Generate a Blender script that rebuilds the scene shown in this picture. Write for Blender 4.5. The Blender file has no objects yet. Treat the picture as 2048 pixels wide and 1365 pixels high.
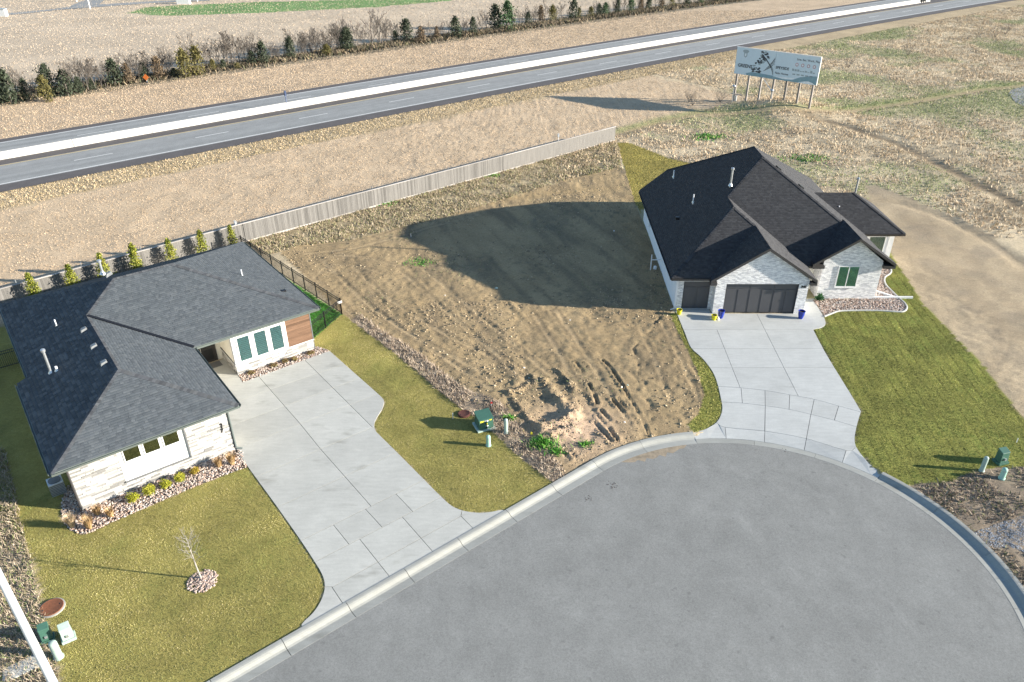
import bpy, math, random
import numpy as np
from mathutils import Matrix, Vector
random.seed(7); rng = np.random.default_rng(11)
SC = bpy.context.scene
COL = SC.collection
# ---------------------------------------------------------------- camera
F = 1530.0; PITCH = math.radians(30.94); ROLL = math.radians(-0.41); H = 27.0
_c, _s = math.cos(PITCH), math.sin(PITCH); _cr, _sr = math.cos(ROLL), math.sin(ROLL)
_rt = np.array([1, 0, 0.]); _up = np.array([0, _s, _c]); AX2 = np.array([0, _c, -_s])
AX0 = _rt * _cr + _up * _sr; AX1 = -_rt * _sr + _up * _cr
cam = bpy.data.cameras.new('camera'); camo = bpy.data.objects.new('camera', cam); COL.objects.link(camo)
cam.sensor_width = 36.0; cam.lens = F / 2048 * 36.0; cam.clip_end = 6000; cam.clip_start = 0.5
m = Matrix.Identity(4)
for i in range(3):
    m[i][0] = AX0[i]; m[i][1] = AX1[i]; m[i][2] = -AX2[i]
m[2][3] = H
camo.matrix_world = m
SC.camera = camo
# ---------------------------------------------------------------- sky, sun, exposure
SUN_AZ = math.radians(-8.0); SUN_EL = math.radians(15.5)     # direction towards the sun
world = bpy.data.worlds.new('World'); SC.world = world; world.use_nodes = True
wn = world.node_tree; wn.nodes.clear()
sky = wn.nodes.new('ShaderNodeTexSky'); sky.sky_type = 'NISHITA'; sky.sun_disc = False
sky.sun_elevation = SUN_EL; sky.sun_rotation = math.radians(90) - SUN_AZ
sky.air_density = 1.0; sky.dust_density = 0.2; sky.ozone_density = 2.2
bg = wn.nodes.new('ShaderNodeBackground'); bg.inputs['Strength'].default_value = 0.09
wo = wn.nodes.new('ShaderNodeOutputWorld')
wn.links.new(sky.outputs[0], bg.inputs[0]); wn.links.new(bg.outputs[0], wo.inputs[0])
sl = bpy.data.lights.new('sun', 'SUN'); slo = bpy.data.objects.new('sun', sl); COL.objects.link(slo)
sl.energy = 5.0; sl.angle = math.radians(0.55); sl.color = (1.0, 0.92, 0.80)
sd = Vector((math.cos(SUN_AZ) * math.cos(SUN_EL), math.sin(SUN_AZ) * math.cos(SUN_EL), math.sin(SUN_EL)))
slo.location = (60, -10, 40); slo.rotation_euler = (-sd).to_track_quat('-Z', 'Y').to_euler()
SC.view_settings.view_transform = 'Standard'; SC.view_settings.look = 'None'
SC.view_settings.exposure = 1.5; SC.view_settings.gamma = 1.0
# ---------------------------------------------------------------- pixel to place
def ray(x, y): return AX0 * (x - 1024) + AX1 * (682.5 - y) + AX2 * F
def P(x, y, z=0.0):
    d = ray(x, y); t = (z - H) / d[2]
    return np.array([d[0] * t, d[1] * t, z])
def PL(pts, z=0.0): return np.array([P(x, y, z) for x, y in pts])
def K(ox, oy, s, pts): return [(ox + x / s, oy + y / s) for x, y in pts]
class Frame:
    def __init__(s, o, deg):
        a = math.radians(deg); s.o = np.array(o, float); s.a = a
        s.u = np.array([math.cos(a), math.sin(a), 0]); s.v = np.array([-s.u[1], s.u[0], 0]); s.z = np.array([0, 0, 1.])
    def W(s, u, v, z=0.0): return s.o + s.u * u + s.v * v + s.z * z
    def WL(s, pts): return np.array([s.W(*p) for p in pts])
    def L(s, p): d = np.asarray(p) - s.o; return np.array([d @ s.u, d @ s.v, d[2]])
    def onv(s, x, y, v):                      # pixel to the wall plane v = const -> (u, z)
        d = ray(x, y); c = np.array([0, 0, H]) - s.o
        t = (v - c @ s.v) / (d @ s.v); p = s.L(np.array([0, 0, H]) + d * t); return p[0], p[2]
    def onu(s, x, y, u):
        d = ray(x, y); c = np.array([0, 0, H]) - s.o
        t = (u - c @ s.u) / (d @ s.u); p = s.L(np.array([0, 0, H]) + d * t); return p[1], p[2]
# ---------------------------------------------------------------- noise and polygons
_tab = np.random.default_rng(3).random((256, 256))
def vnoise(x, y):
    xi = np.floor(x).astype(int); yi = np.floor(y).astype(int); fx = x - xi; fy = y - yi
    fx = fx * fx * (3 - 2 * fx); fy = fy * fy * (3 - 2 * fy)
    g = lambda a, b: _tab[a & 255, b & 255]
    return (g(xi, yi) * (1 - fx) + g(xi + 1, yi) * fx) * (1 - fy) + (g(xi, yi + 1) * (1 - fx) + g(xi + 1, yi + 1) * fx) * fy
def fbm(x, y, f, o=4, seed=0):
    s = 0; a = 1; t = 0
    for i in range(o):
        s = s + a * vnoise(x * f + 17.3 * i + seed * 7.7, y * f - 9.1 * i + seed * 3.1); t += a; a *= .5; f *= 2.03
    return s / t - .5
def inpoly(x, y, poly):
    poly = np.asarray(poly)[:, :2]; n = len(poly); c = np.zeros(np.shape(x), bool)
    j = n - 1
    for i in range(n):
        xi, yi = poly[i]; xj, yj = poly[j]
        if yi != yj:
            k = ((yi > y) != (yj > y)) & (x < (xj - xi) * (y - yi) / (yj - yi) + xi)
            c ^= k
        j = i
    return c
def inpoly_shrunk(x, y, poly, r):
    c = inpoly(x, y, poly)
    for k in range(6):
        a = k * math.pi / 3; c &= inpoly(x + r * math.cos(a), y + r * math.sin(a), poly)
    return c
def dpath(x, y, path):
    path = np.asarray(path)[:, :2]; d = np.full(np.shape(x), 1e9)
    for a, b in zip(path[:-1], path[1:]):
        ab = b - a; t = np.clip(((x - a[0]) * ab[0] + (y - a[1]) * ab[1]) / (ab @ ab + 1e-9), 0, 1)
        d = np.minimum(d, np.hypot(x - a[0] - t * ab[0], y - a[1] - t * ab[1]))
    return d
def smooth(pts, n=6):
    pts = np.asarray(pts, float); out = []
    p = np.vstack([2 * pts[0] - pts[1], pts, 2 * pts[-1] - pts[-2]])
    for i in range(1, len(p) - 2):
        for k in range(n):
            t = k / n
            out.append(.5 * ((2 * p[i]) + (-p[i - 1] + p[i + 1]) * t + (2 * p[i - 1] - 5 * p[i] + 4 * p[i + 1] - p[i + 2]) * t * t + (-p[i - 1] + 3 * p[i] - 3 * p[i + 1] + p[i + 2]) * t ** 3))
    out.append(pts[-1]); return np.array(out)
# ---------------------------------------------------------------- materials
def _nt(name):
    mt = bpy.data.materials.new(name); mt.use_nodes = True; nt = mt.node_tree
    return mt, nt, nt.nodes['Principled BSDF'], nt.nodes['Material Output']
def _noise(nt, scale, detail=4, rough=.6, vec=None):
    n = nt.nodes.new('ShaderNodeTexNoise'); n.inputs['Scale'].default_value = scale
    n.inputs['Detail'].default_value = detail; n.inputs['Roughness'].default_value = rough
    if vec is not None: nt.links.new(vec, n.inputs['Vector'])
    return n
def _pos(nt):
    return nt.nodes.new('ShaderNodeNewGeometry').outputs['Position']
def _map(nt, vec, sc=(1, 1, 1), rot=(0, 0, 0)):
    k = nt.nodes.new('ShaderNodeMapping'); k.inputs['Scale'].default_value = sc; k.inputs['Rotation'].default_value = rot
    nt.links.new(vec, k.inputs['Vector']); return k.outputs[0]
def _ramp(nt, fac, stops):
    r = nt.nodes.new('ShaderNodeValToRGB'); el = r.color_ramp.elements
    while len(el) < len(stops): el.new(.5)
    for e, (p, c) in zip(el, stops):
        e.position = p; e.color = (*c, 1) if len(c) == 3 else c
    nt.links.new(fac, r.inputs[0]); return r.outputs[0]
def _mix(nt, a, b, fac, mode='MIX'):
    k = nt.nodes.new('ShaderNodeMix'); k.data_type = 'RGBA'; k.blend_type = mode
    for s, v in ((k.inputs[6], a), (k.inputs[7], b), (k.inputs[0], fac)):
        if hasattr(v, 'links') or hasattr(v, 'is_linked'): nt.links.new(v, s)
        else: s.default_value = (*v, 1) if isinstance(v, tuple) else v
    return k.outputs[2]
def _bump(nt, h, strength, dist, bs):
    b = nt.nodes.new('ShaderNodeBump'); b.inputs['Strength'].default_value = strength; b.inputs['Distance'].default_value = dist
    nt.links.new(h, b.inputs['Height']); nt.links.new(b.outputs[0], bs.inputs['Normal'])
def g3(v): return (v, v, v)
def mat(name, col, rough=.6, metal=0.0, var=.12, scale=3.0, bump=0.0, bscale=60.0, spec=.5):
    mt, nt, bs, _ = _nt(name); pos = _pos(nt)
    n = _noise(nt, scale, 5, .65, pos)
    c = _ramp(nt, n.outputs[0], [(.3, tuple(x * (1 - var) for x in col)), (.7, tuple(min(1, x * (1 + var)) for x in col))])
    nt.links.new(c, bs.inputs['Base Color']); bs.inputs['Roughness'].default_value = rough; bs.inputs['Metallic'].default_value = metal
    bs.inputs['Specular IOR Level'].default_value = spec
    if bump: _bump(nt, _noise(nt, bscale, 3, .6, pos).outputs[0], bump, .02, bs)
    return mt
def mat_col(name, rough=.85, nscale=6.0, nvar=.25, bump=.0, bscale=25.0, bdist=.05, spec=.25, fine=0.0):
    """albedo from the mesh's own colour attribute, broken up with noise"""
    mt, nt, bs, out = _nt(name); pos = _pos(nt)
    at = nt.nodes.new('ShaderNodeAttribute'); at.attribute_name = 'Col'
    n = _noise(nt, nscale, 6, .7, pos)
    k = _ramp(nt, n.outputs[0], [(.25, g3(1 - nvar)), (.75, g3(1 + nvar))])
    c = _mix(nt, at.outputs['Color'], k, 1.0, 'MULTIPLY')
    if fine:
        f2 = _noise(nt, 22, 6, .85, pos); c = _mix(nt, c, _ramp(nt, f2.outputs[0], [(.3, g3(1 - fine)), (.7, g3(1 + fine))]), 1.0, 'MULTIPLY')
    nt.links.new(c, bs.inputs['Base Color']); bs.inputs['Roughness'].default_value = rough; bs.inputs['Specular IOR Level'].default_value = spec
    if bump: _bump(nt, _noise(nt, bscale, 6, .75, pos).outputs[0], bump, bdist, bs)
    return mt
M = {}
def mat_asphalt(name, c0, c1, arcs=False, lane=False):
    mt, nt, bs, _ = _nt(name); pos = _pos(nt)
    big = _noise(nt, .5, 7, .7, pos); fine = _noise(nt, 14, 6, .95, pos)
    swirl = _noise(nt, 1.1, 3, .6, _map(nt, pos, (1, .35, 1), (0, 0, .6)))
    a = _ramp(nt, big.outputs[0], [(.3, c0), (.7, c1)])
    a = _mix(nt, a, _ramp(nt, swirl.outputs[0], [(.35, g3(.97)), (.65, g3(1.04))]), 1.0, 'MULTIPLY')
    a = _mix(nt, a, _ramp(nt, fine.outputs[0], [(.3, g3(.6)), (.7, g3(1.4))]), 1.0, 'MULTIPLY')
    band = _noise(nt, .12, 3, .5, _map(nt, pos, (1, 3.2, 1), (0, 0, .68)))
    a = _mix(nt, a, _ramp(nt, band.outputs[0], [(.35, g3(.975)), (.65, g3(1.025))]), 1.0, 'MULTIPLY')
    if lane:
        ws = _noise(nt, 1.0, 4, .6, _map(nt, _map(nt, pos, (1, 1, 1), (0, 0, -math.radians(37.3))), (.012, .9, 1)))
        a = _mix(nt, a, _ramp(nt, ws.outputs[0], [(.35, g3(.86)), (.65, g3(1.08))]), 1.0, 'MULTIPLY')
    if arcs:
        sb = nt.nodes.new('ShaderNodeVectorMath'); sb.operation = 'SUBTRACT'; nt.links.new(pos, sb.inputs[0]); sb.inputs[1].default_value = (11.37, 23.56, 0)
        wb = nt.nodes.new('ShaderNodeVectorMath'); wb.operation = 'MULTIPLY_ADD'; wz_ = _noise(nt, .16, 3, .6, pos); nt.links.new(wz_.outputs['Color'], wb.inputs[0]); wb.inputs[1].default_value = (9, 9, 0); nt.links.new(sb.outputs[0], wb.inputs[2])
        ln = nt.nodes.new('ShaderNodeVectorMath'); ln.operation = 'LENGTH'; nt.links.new(wb.outputs[0], ln.inputs[0])
        cx = nt.nodes.new('ShaderNodeCombineXYZ'); nt.links.new(ln.outputs['Value'], cx.inputs[0])
        w1 = _noise(nt, .05, 1, .5, pos); nt.links.new(w1.outputs[0], cx.inputs[1])
        w2 = _noise(nt, 1.3, 5, .7, cx.outputs[0]); w3 = _noise(nt, .25, 3, .6, pos)
        m2 = _mix(nt, (1, 1, 1), _ramp(nt, w2.outputs[0], [(.3, g3(.89)), (.7, g3(1.11))]), _ramp(nt, w3.outputs[0], [(.4, g3(0)), (.65, g3(1))]))
        a = _mix(nt, a, m2, 1.0, 'MULTIPLY')
    spots = _noise(nt, 3.2, 2, .5, pos)
    a = _mix(nt, a, _ramp(nt, spots.outputs[0], [(.66, g3(1.0)), (.78, g3(.78))]), 1.0, 'MULTIPLY')
    nt.links.new(a, bs.inputs['Base Color']); bs.inputs['Roughness'].default_value = .88; bs.inputs['Specular IOR Level'].default_value = .3
    _bump(nt, _noise(nt, 60, 3, .7, pos).outputs[0], .35, .01, bs); return mt
def mat_concrete(name, c, stain=.0):
    mt, nt, bs, _ = _nt(name); pos = _pos(nt)
    big = _noise(nt, .55, 6, .65, pos); fine = _noise(nt, 18, 4, .7, pos); br = _noise(nt, 2.2, 4, .6, _map(nt, pos, (.5, 3, 1), (0, 0, .65)))
    a = _ramp(nt, big.outputs[0], [(.3, tuple(x * .90 for x in c)), (.7, tuple(x * 1.06 for x in c))])
    a = _mix(nt, a, _ramp(nt, fine.outputs[0], [(.3, g3(.93)), (.7, g3(1.06))]), 1.0, 'MULTIPLY')
    a = _mix(nt, a, _ramp(nt, br.outputs[0], [(.35, g3(.95)), (.65, g3(1.04))]), 1.0, 'MULTIPLY')
    if stain:
        s = _noise(nt, .38, 3, .6, _map(nt, pos, (1, 2.4, 1), (0, 0, -.45)))
        a = _mix(nt, a, _ramp(nt, s.outputs[0], [(.60, g3(1.0)), (.78, (1 - stain, 1 - stain * 1.02, 1 - stain * 1.1))]), 1.0, 'MULTIPLY')
    oi = nt.nodes.new('ShaderNodeObjectInfo')
    a = _mix(nt, a, _ramp(nt, oi.outputs['Random'], [(0, g3(.93)), (1, g3(1.05))]), 1.0, 'MULTIPLY')
    nt.links.new(a, bs.inputs['Base Color']); bs.inputs['Roughness'].default_value = .8; bs.inputs['Specular IOR Level'].default_value = .3
    _bump(nt, fine.outputs[0], .12, .01, bs); return mt
def mat_brick(name, deg):
    mt, nt, bs, _ = _nt(name)
    tc = nt.nodes.new('ShaderNodeTexCoord')
    # object space: wall runs along the frame's u; combine u and z
    mp = _map(nt, tc.outputs['Object'], (1, 1, 1), (0, 0, 0))
    rot = nt.nodes.new('ShaderNodeVectorRotate'); rot.rotation_type = 'Z_AXIS'; rot.inputs['Angle'].default_value = -math.radians(deg)
    nt.links.new(mp, rot.inputs['Vector'])
    sx = nt.nodes.new('ShaderNodeSeparateXYZ'); nt.links.new(rot.outputs[0], sx.inputs[0])
    ad = nt.nodes.new('ShaderNodeMath'); ad.operation = 'ADD'; nt.links.new(sx.outputs[0], ad.inputs[0]); nt.links.new(sx.outputs[1], ad.inputs[1])
    cb = nt.nodes.new('ShaderNodeCombineXYZ'); nt.links.new(ad.outputs[0], cb.inputs[0]); nt.links.new(sx.outputs[2], cb.inputs[1])
    b = nt.nodes.new('ShaderNodeTexBrick'); nt.links.new(cb.outputs[0], b.inputs['Vector'])
    b.inputs['Scale'].default_value = 1.0; b.inputs['Brick Width'].default_value = .24; b.inputs['Row Height'].default_value = .078
    b.inputs['Mortar Size'].default_value = .008; b.inputs['Mortar Smooth'].default_value = .2
    b.inputs['Color1'].default_value = (.92, .91, .89, 1); b.inputs['Color2'].default_value = (.50, .50, .52, 1); b.inputs['Mortar'].default_value = (.62, .61, .60, 1)
    n = _noise(nt, 7, 5, .7, tc.outputs['Object'])
    c = _mix(nt, b.outputs['Color'], _ramp(nt, n.outputs[0], [(.3, g3(.85)), (.7, g3(1.1))]), 1.0, 'MULTIPLY')
    nt.links.new(c, bs.inputs['Base Color']); bs.inputs['Roughness'].default_value = .85
    inv = nt.nodes.new('ShaderNodeMath'); inv.operation = 'SUBTRACT'; inv.inputs[0].default_value = 1; nt.links.new(b.outputs['Fac'], inv.inputs[1])
    _bump(nt, inv.outputs[0], .7, .012, bs); return mt
def mat_wood(name, c, rot, stretch=14.0):
    mt, nt, bs, _ = _nt(name); pos = _pos(nt)
    n = _noise(nt, 1.2, 6, .7, _map(nt, pos, stretch if isinstance(stretch, tuple) else (1, 1, stretch), rot))
    a = _ramp(nt, n.outputs[0], [(.3, tuple(x * .72 for x in c)), (.7, tuple(x * 1.22 for x in c))])
    oi = nt.nodes.new('ShaderNodeObjectInfo')
    a = _mix(nt, a, _ramp(nt, oi.outputs['Random'], [(0, g3(.72)), (.5, g3(1.0)), (1, g3(1.22))]), 1.0, 'MULTIPLY')
    nt.links.new(a, bs.inputs['Base Color']); bs.inputs['Roughness'].default_value = .85; bs.inputs['Specular IOR Level'].default_value = .2
    _bump(nt, n.outputs[0], .25, .01, bs); return mt
def mat_glass(name, tint, gl=.25):
    mt, nt, bs, out = _nt(name); nt.nodes.remove(bs)
    t = nt.nodes.new('ShaderNodeBsdfTransparent'); t.inputs[0].default_value = (*tint, 1)
    g = nt.nodes.new('ShaderNodeBsdfGlossy'); g.inputs['Roughness'].default_value = .03; g.inputs[0].default_value = (.85, .95, .95, 1)
    fr = nt.nodes.new('ShaderNodeFresnel'); fr.inputs['IOR'].default_value = 1.7
    ad = nt.nodes.new('ShaderNodeMath'); ad.operation = 'ADD'; ad.inputs[1].default_value = gl; nt.links.new(fr.outputs[0], ad.inputs[0])
    mx = nt.nodes.new('ShaderNodeMixShader'); nt.links.new(ad.outputs[0], mx.inputs[0]); nt.links.new(t.outputs[0], mx.inputs[1]); nt.links.new(g.outputs[0], mx.inputs[2])
    nt.links.new(mx.outputs[0], out.inputs[0]); return mt
M['ground'] = mat_col('ground_soil', .95, 5.0, .22, .9, 30.0, .05, .15, fine=.42)
M['grass'] = mat_col('grass_blades', .8, 3.0, .10, 0, spec=.2)
M['leaf'] = mat_col('leaves', .75, 4.0, .15, 0, spec=.25)
M['rock'] = mat_col('river_rock', .8, 14.0, .2, .2, 40, .01)
M['asphalt'] = mat_asphalt('street_asphalt', (.195, .196, .184), (.240, .241, .227), True)
M['hw'] = mat_asphalt('highway_concrete', (.235, .24, .235), (.275, .28, .272), False, True)
M['hwsh'] = mat_asphalt('highway_shoulder', (.085, .078, .076), (.11, .10, .098))
M['conc'] = mat_concrete('driveway_concrete', (.45, .448, .41), .36)
M['conc2'] = mat_concrete('new_concrete', (.44, .448, .43), .12)
M['kerb'] = mat_concrete('kerb_concrete', (.32, .322, .295), .3)
M['barrier'] = mat_concrete('barrier_concrete', (.52, .505, .475), .18)
M['white'] = mat('white_paint', (.70, .70, .69), .5, var=.04)
M['wline'] = mat('line_white', (.62, .62, .60), .7, var=.15, scale=8)
M['yline'] = mat('line_yellow', (.50, .38, .16), .7, var=.2, scale=8)
M['cream'] = mat('cream_stucco', (.72, .69, .61), .85, var=.06, scale=5, bump=.15)
M['siding'] = mat('white_siding', (.74, .75, .76), .6, var=.04, scale=2)
M['brick'] = mat_brick('painted_brick', -1.05)
M['stone'] = mat_col('white_stone', .85, 9.0, .10, .3, 30, .01)
M['trimdk'] = mat('dark_trim', (.045, .042, .042), .5, var=.1)
M['trimgr'] = mat('grey_trim', (.13, .135, .14), .5, var=.1)
M['gutter'] = mat('gutter_metal', (.16, .19, .18), .35, .3, var=.08)
M['gutdk'] = mat('dark_gutter', (.05, .048, .048), .4, .2, var=.08)
M['panelwood'] = mat_wood('wood_cladding', (.15, .09, .058), (0, 0, 0), (1.2, 1.2, 16))
M['fence'] = mat_wood('weathered_cedar', (.165, .158, .148), (0, 0, 0), (14, 14, .6))
M['fencecap'] = mat_wood('cedar_cap', (.40, .375, .35), (0, 0, -.66), (.8, 12, 12))
M['door'] = mat('dark_door', (.030, .027, .026), .45, var=.1)
M['gdoor'] = mat('garage_door', (.072, .072, .078), .5, var=.05)
M['black'] = mat('black_metal', (.014, .014, .016), .4, .2, var=.1)
M['galv'] = mat('galvanised', (.52, .55, .57), .38, .75, var=.15, scale=9)
M['vent'] = mat('roof_vent_metal', (.26, .265, .26), .5, .3, var=.1)
M['pvc'] = mat('white_pvc', (.75, .76, .78), .45, var=.04)
M['glass'] = mat_glass('window_glass', (.70, .90, .88), .05)
M['glassdk'] = mat_glass('window_glass_dark', (.30, .36, .33), .22)
M['blind'] = mat('window_blinds', (.42, .70, .68), .6, var=.05)
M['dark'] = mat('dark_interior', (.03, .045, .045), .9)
M['green'] = mat('utility_green', (.045, .115, .085), .45, var=.12, scale=4)
M['pale'] = mat('pale_green_plastic', (.30, .50, .42), .45, var=.08, scale=5)
M['palegr'] = mat('grey_green_plastic', (.33, .42, .37), .5, var=.1, scale=5)
M['rust'] = mat('rusty_iron', (.20, .075, .035), .85, .1, var=.25, scale=9, bump=.3)
M['rustdk'] = mat('dark_rusty_iron', (.085, .028, .02), .8, .1, var=.25, scale=9, bump=.3)
M['yellow'] = mat('yellow_glaze', (.62, .55, .02), .2, var=.06)
M['blue'] = mat('blue_glaze', (.012, .035, .30), .15, var=.1)
M['soil'] = mat('potting_soil', (.05, .035, .025), .95, var=.3, scale=30)
M['bark'] = mat('bark', (.125, .108, .092), .9, var=.3, scale=6, bump=.3)
M['barkpale'] = mat('pale_bark', (.30, .275, .245), .9, var=.25, scale=6, bump=.3)
M['red'] = mat('red_flag', (.60, .05, .04), .6)
M['orange'] = mat('orange_sign', (.75, .20, .04), .6)
M['yflag'] = mat('yellow_flag', (.8, .7, .05), .6)
M['bluepost'] = mat('blue_marker', (.10, .13, .22), .5)
M['woodpost'] = mat_wood('billboard_post', (.25, .225, .205), (0, 0, 0), (6, 6, .5))
M['silt'] = mat('washed_silt', (.27, .22, .155), .95, var=.3, scale=4, bump=.3)
M['gravel'] = mat_col('gravel', .9, 20, .25, .3, 60, .02)
M['shingle_l'] = mat_col('grey_shingles', .93, 30, .25, .4, 120, .005, .12)
M['shingle_r'] = mat_col('charcoal_shingles', .93, 30, .25, .4, 120, .005, .12)
M['edging'] = mat_concrete('bed_edging', (.45, .45, .43), .0)
M['steel'] = mat('painted_pole', (.62, .66, .68), .35, .1, var=.05)
M['print'] = mat('billboard_print', (.56, .66, .72), .5, var=.03)
M['printdk'] = mat('print_dark', (.05, .06, .07), .6)
M['printmid'] = mat('print_teal', (.20, .32, .37), .6)
M['printgr'] = mat('print_grey', (.30, .36, .38), .6)
M['printred'] = mat('print_red', (.42, .22, .24), .6)
M['printwh'] = mat('print_white', (.72, .76, .78), .6)
# ---------------------------------------------------------------- mesh helpers
class Thing:
    pass
def setp(o, label=None, cat=None, group=None, kind=None):
    if label: o['label'] = label
    if cat: o['category'] = cat
    if group: o['group'] = group
    if kind: o['kind'] = kind
    return o
def thing(name, loc, label, cat, group=None):
    o = bpy.data.objects.new(name, None); COL.objects.link(o); o.location = [float(c) for c in loc]
    o.empty_display_size = .3; o['base'] = [float(c) for c in loc]
    return setp(o, label, cat, group)
def base_of(par): return np.array(par['base']) if par is not None and 'base' in par.keys() else np.zeros(3)
def mesh_np(V, Fq, colr=None, smooth_=False):
    """V (n,3); Fq list of (k,verts) arrays with equal side count"""
    me = bpy.data.meshes.new('mesh'); V = np.asarray(V, np.float32)
    if not isinstance(Fq, list): Fq = [Fq]
    Fq = [np.asarray(f, np.int32) for f in Fq if len(f)]
    me.vertices.add(len(V)); me.vertices.foreach_set('co', V.ravel())
    nl = sum(f.size for f in Fq); npoly = sum(len(f) for f in Fq)
    me.loops.add(nl); me.polygons.add(npoly)
    me.loops.foreach_set('vertex_index', np.concatenate([f.ravel() for f in Fq]))
    st = []; tot = []; o = 0
    for f in Fq:
        k = f.shape[1]; st.append(o + np.arange(len(f)) * k); tot.append(np.full(len(f), k)); o += f.size
    me.polygons.foreach_set('loop_start', np.concatenate(st).astype(np.int32))
    if smooth_: me.polygons.foreach_set('use_smooth', np.ones(npoly, bool))
    me.update(calc_edges=True)
    if colr is not None:
        a = me.color_attributes.new('Col', 'FLOAT_COLOR', 'POINT')
        c = np.ones((len(V), 4), np.float32); c[:, :3] = colr; a.data.foreach_set('color', c.ravel())
    return me
def link(name, me, mt, parent=None, loc=None, **kw):
    o = bpy.data.objects.new(name, me); COL.objects.link(o)
    if mt is not None and not me.materials: me.materials.append(M[mt] if isinstance(mt, str) else mt)
    if parent is not None:
        o.parent = parent
        if 'base' in parent.keys(): o['base'] = list(parent['base'])
    if loc is not None: o.location = [float(c) for c in loc]
    return setp(o, **kw)
class MB:
    """collects shapes in world coordinates and links them as one mesh"""
    def __init__(s): s.V = []; s.F = []; s.C = []
    def add(s, V, Fs, c=None):
        n = len(s.V); s.V += [tuple(map(float, v)) for v in V]; s.F += [tuple(i + n for i in f) for f in Fs]
        s.C += [c if c is not None else (1, 1, 1)] * len(V)
    def hexa(s, a, b, c=None):
        """bottom loop a, top loop b (same count)"""
        n = len(a); V = list(a) + list(b)
        Fs = [tuple(range(n - 1, -1, -1)), tuple(range(n, 2 * n))] + [(i, (i + 1) % n, n + (i + 1) % n, n + i) for i in range(n)]
        s.add(V, Fs, c)
    def fbox(s, fr, u0, u1, v0, v1, z0, z1, c=None):
        q = [(u0, v0), (u1, v0), (u1, v1), (u0, v1)]
        s.hexa([fr.W(a, b, z0) for a, b in q], [fr.W(a, b, z1) for a, b in q], c)
    def box(s, x0, x1, y0, y1, z0, z1, c=None):
        q = [(x0, y0), (x1, y0), (x1, y1), (x0, y1)]
        s.hexa([(a, b, z0) for a, b in q], [(a, b, z1) for a, b in q], c)
    def prism(s, poly, z0, z1, c=None):
        p = np.asarray(poly)[:, :2]
        ar = np.sum(p[:, 0] * np.roll(p[:, 1], -1) - np.roll(p[:, 0], -1) * p[:, 1])
        if ar < 0: p = p[::-1]
        s.hexa([(x, y, z0) for x, y in p], [(x, y, z1) for x, y in p], c)
    def tube(s, pts, r, n=8, cap=True, c=None):
        pts = [np.asarray(p, float) for p in pts]; rs = r if isinstance(r, (list, tuple)) else [r] * len(pts)
        V = []
        for i, p in enumerate(pts):
            d = pts[min(i + 1, len(pts) - 1)] - pts[max(i - 1, 0)]; d = d / (np.linalg.norm(d) + 1e-9)
            a = np.cross(d, [0, 0, 1.] if abs(d[2]) < .9 else [1., 0, 0]); a /= np.linalg.norm(a); b = np.cross(d, a)
            V += [p + rs[i] * (a * math.cos(2 * math.pi * k / n) + b * math.sin(2 * math.pi * k / n)) for k in range(n)]
        Fs = []
        for i in range(len(pts) - 1):
            for k in range(n):
                Fs.append((i * n + k, i * n + (k + 1) % n, (i + 1) * n + (k + 1) % n, (i + 1) * n + k))
        if cap: Fs += [tuple(range(n - 1, -1, -1)), tuple((len(pts) - 1) * n + k for k in range(n))]
        s.add(V, Fs, c)
    def lathe(s, c, prof, n=16, col=None, lean=(0, 0)):
        V = []
        for r, z in prof:
            V += [(c[0] + r * math.cos(2 * math.pi * k / n) + lean[0] * z, c[1] + r * math.sin(2 * math.pi * k / n) + lean[1] * z, c[2] + z) for k in range(n)]
        Fs = []
        for i in range(len(prof) - 1):
            for k in range(n): Fs.append((i * n + k, i * n + (k + 1) % n, (i + 1) * n + (k + 1) % n, (i + 1) * n + k))
        Fs += [tuple(range(n - 1, -1, -1)), tuple((len(prof) - 1) * n + k for k in range(n))]
        s.add(V, Fs, col)
    def build(s, name, mt, parent=None, smooth_=False, bevel=0, **kw):
        off = base_of(parent)
        me = bpy.data.meshes.new(name)
        me.from_pydata([tuple(np.array(v) - off) for v in s.V], [], s.F); me.update()
        if smooth_: me.polygons.foreach_set('use_smooth', [True] * len(me.polygons))
        if any(c != (1, 1, 1) for c in s.C):
            a = me.color_attributes.new('Col', 'FLOAT_COLOR', 'POINT')
            a.data.foreach_set('color', np.array([(*c, 1) for c in s.C], np.float32).ravel())
        o = link(name, me, mt, parent, **kw)
        if bevel:
            b = o.modifiers.new('bevel', 'BEVEL'); b.width = bevel; b.segments = 2; b.limit_method = 'ANGLE'
        if smooth_:
            try:
                me.set_sharp_from_angle(angle=math.radians(40))
            except Exception: pass
        return o
def blades(pts, h, w, cols, lean=.35, tipmul=1.25, rg=rng):
    """one leaf-shaped triangle at every point"""
    n = len(pts); a = rg.random(n) * 2 * math.pi; h = np.broadcast_to(h, n) * (.6 + .8 * rg.random(n)); w = np.broadcast_to(w, n) * (.7 + .6 * rg.random(n))
    dx = np.c_[np.cos(a), np.sin(a), np.zeros(n)] * w[:, None] * .5
    la = rg.random(n) * 2 * math.pi; ll = rg.random(n) * lean * 2
    tip = pts + np.c_[np.cos(la) * ll * h, np.sin(la) * ll * h, h]
    V = np.stack([pts - dx, pts + dx, tip], 1).reshape(-1, 3)
    Fq = np.arange(3 * n).reshape(-1, 3)
    C = np.stack([cols * .9, cols * .9, np.clip(cols * tipmul, 0, 1)], 1).reshape(-1, 3)
    return V, Fq, C
def scatter(poly, dens, rg=rng):
    p = np.asarray(poly)[:, :2]; lo = p.min(0); hi = p.max(0); n = int((hi - lo).prod() * dens)
    q = lo + rg.random((n, 2)) * (hi - lo); return q[inpoly(q[:, 0], q[:, 1], p)]
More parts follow.
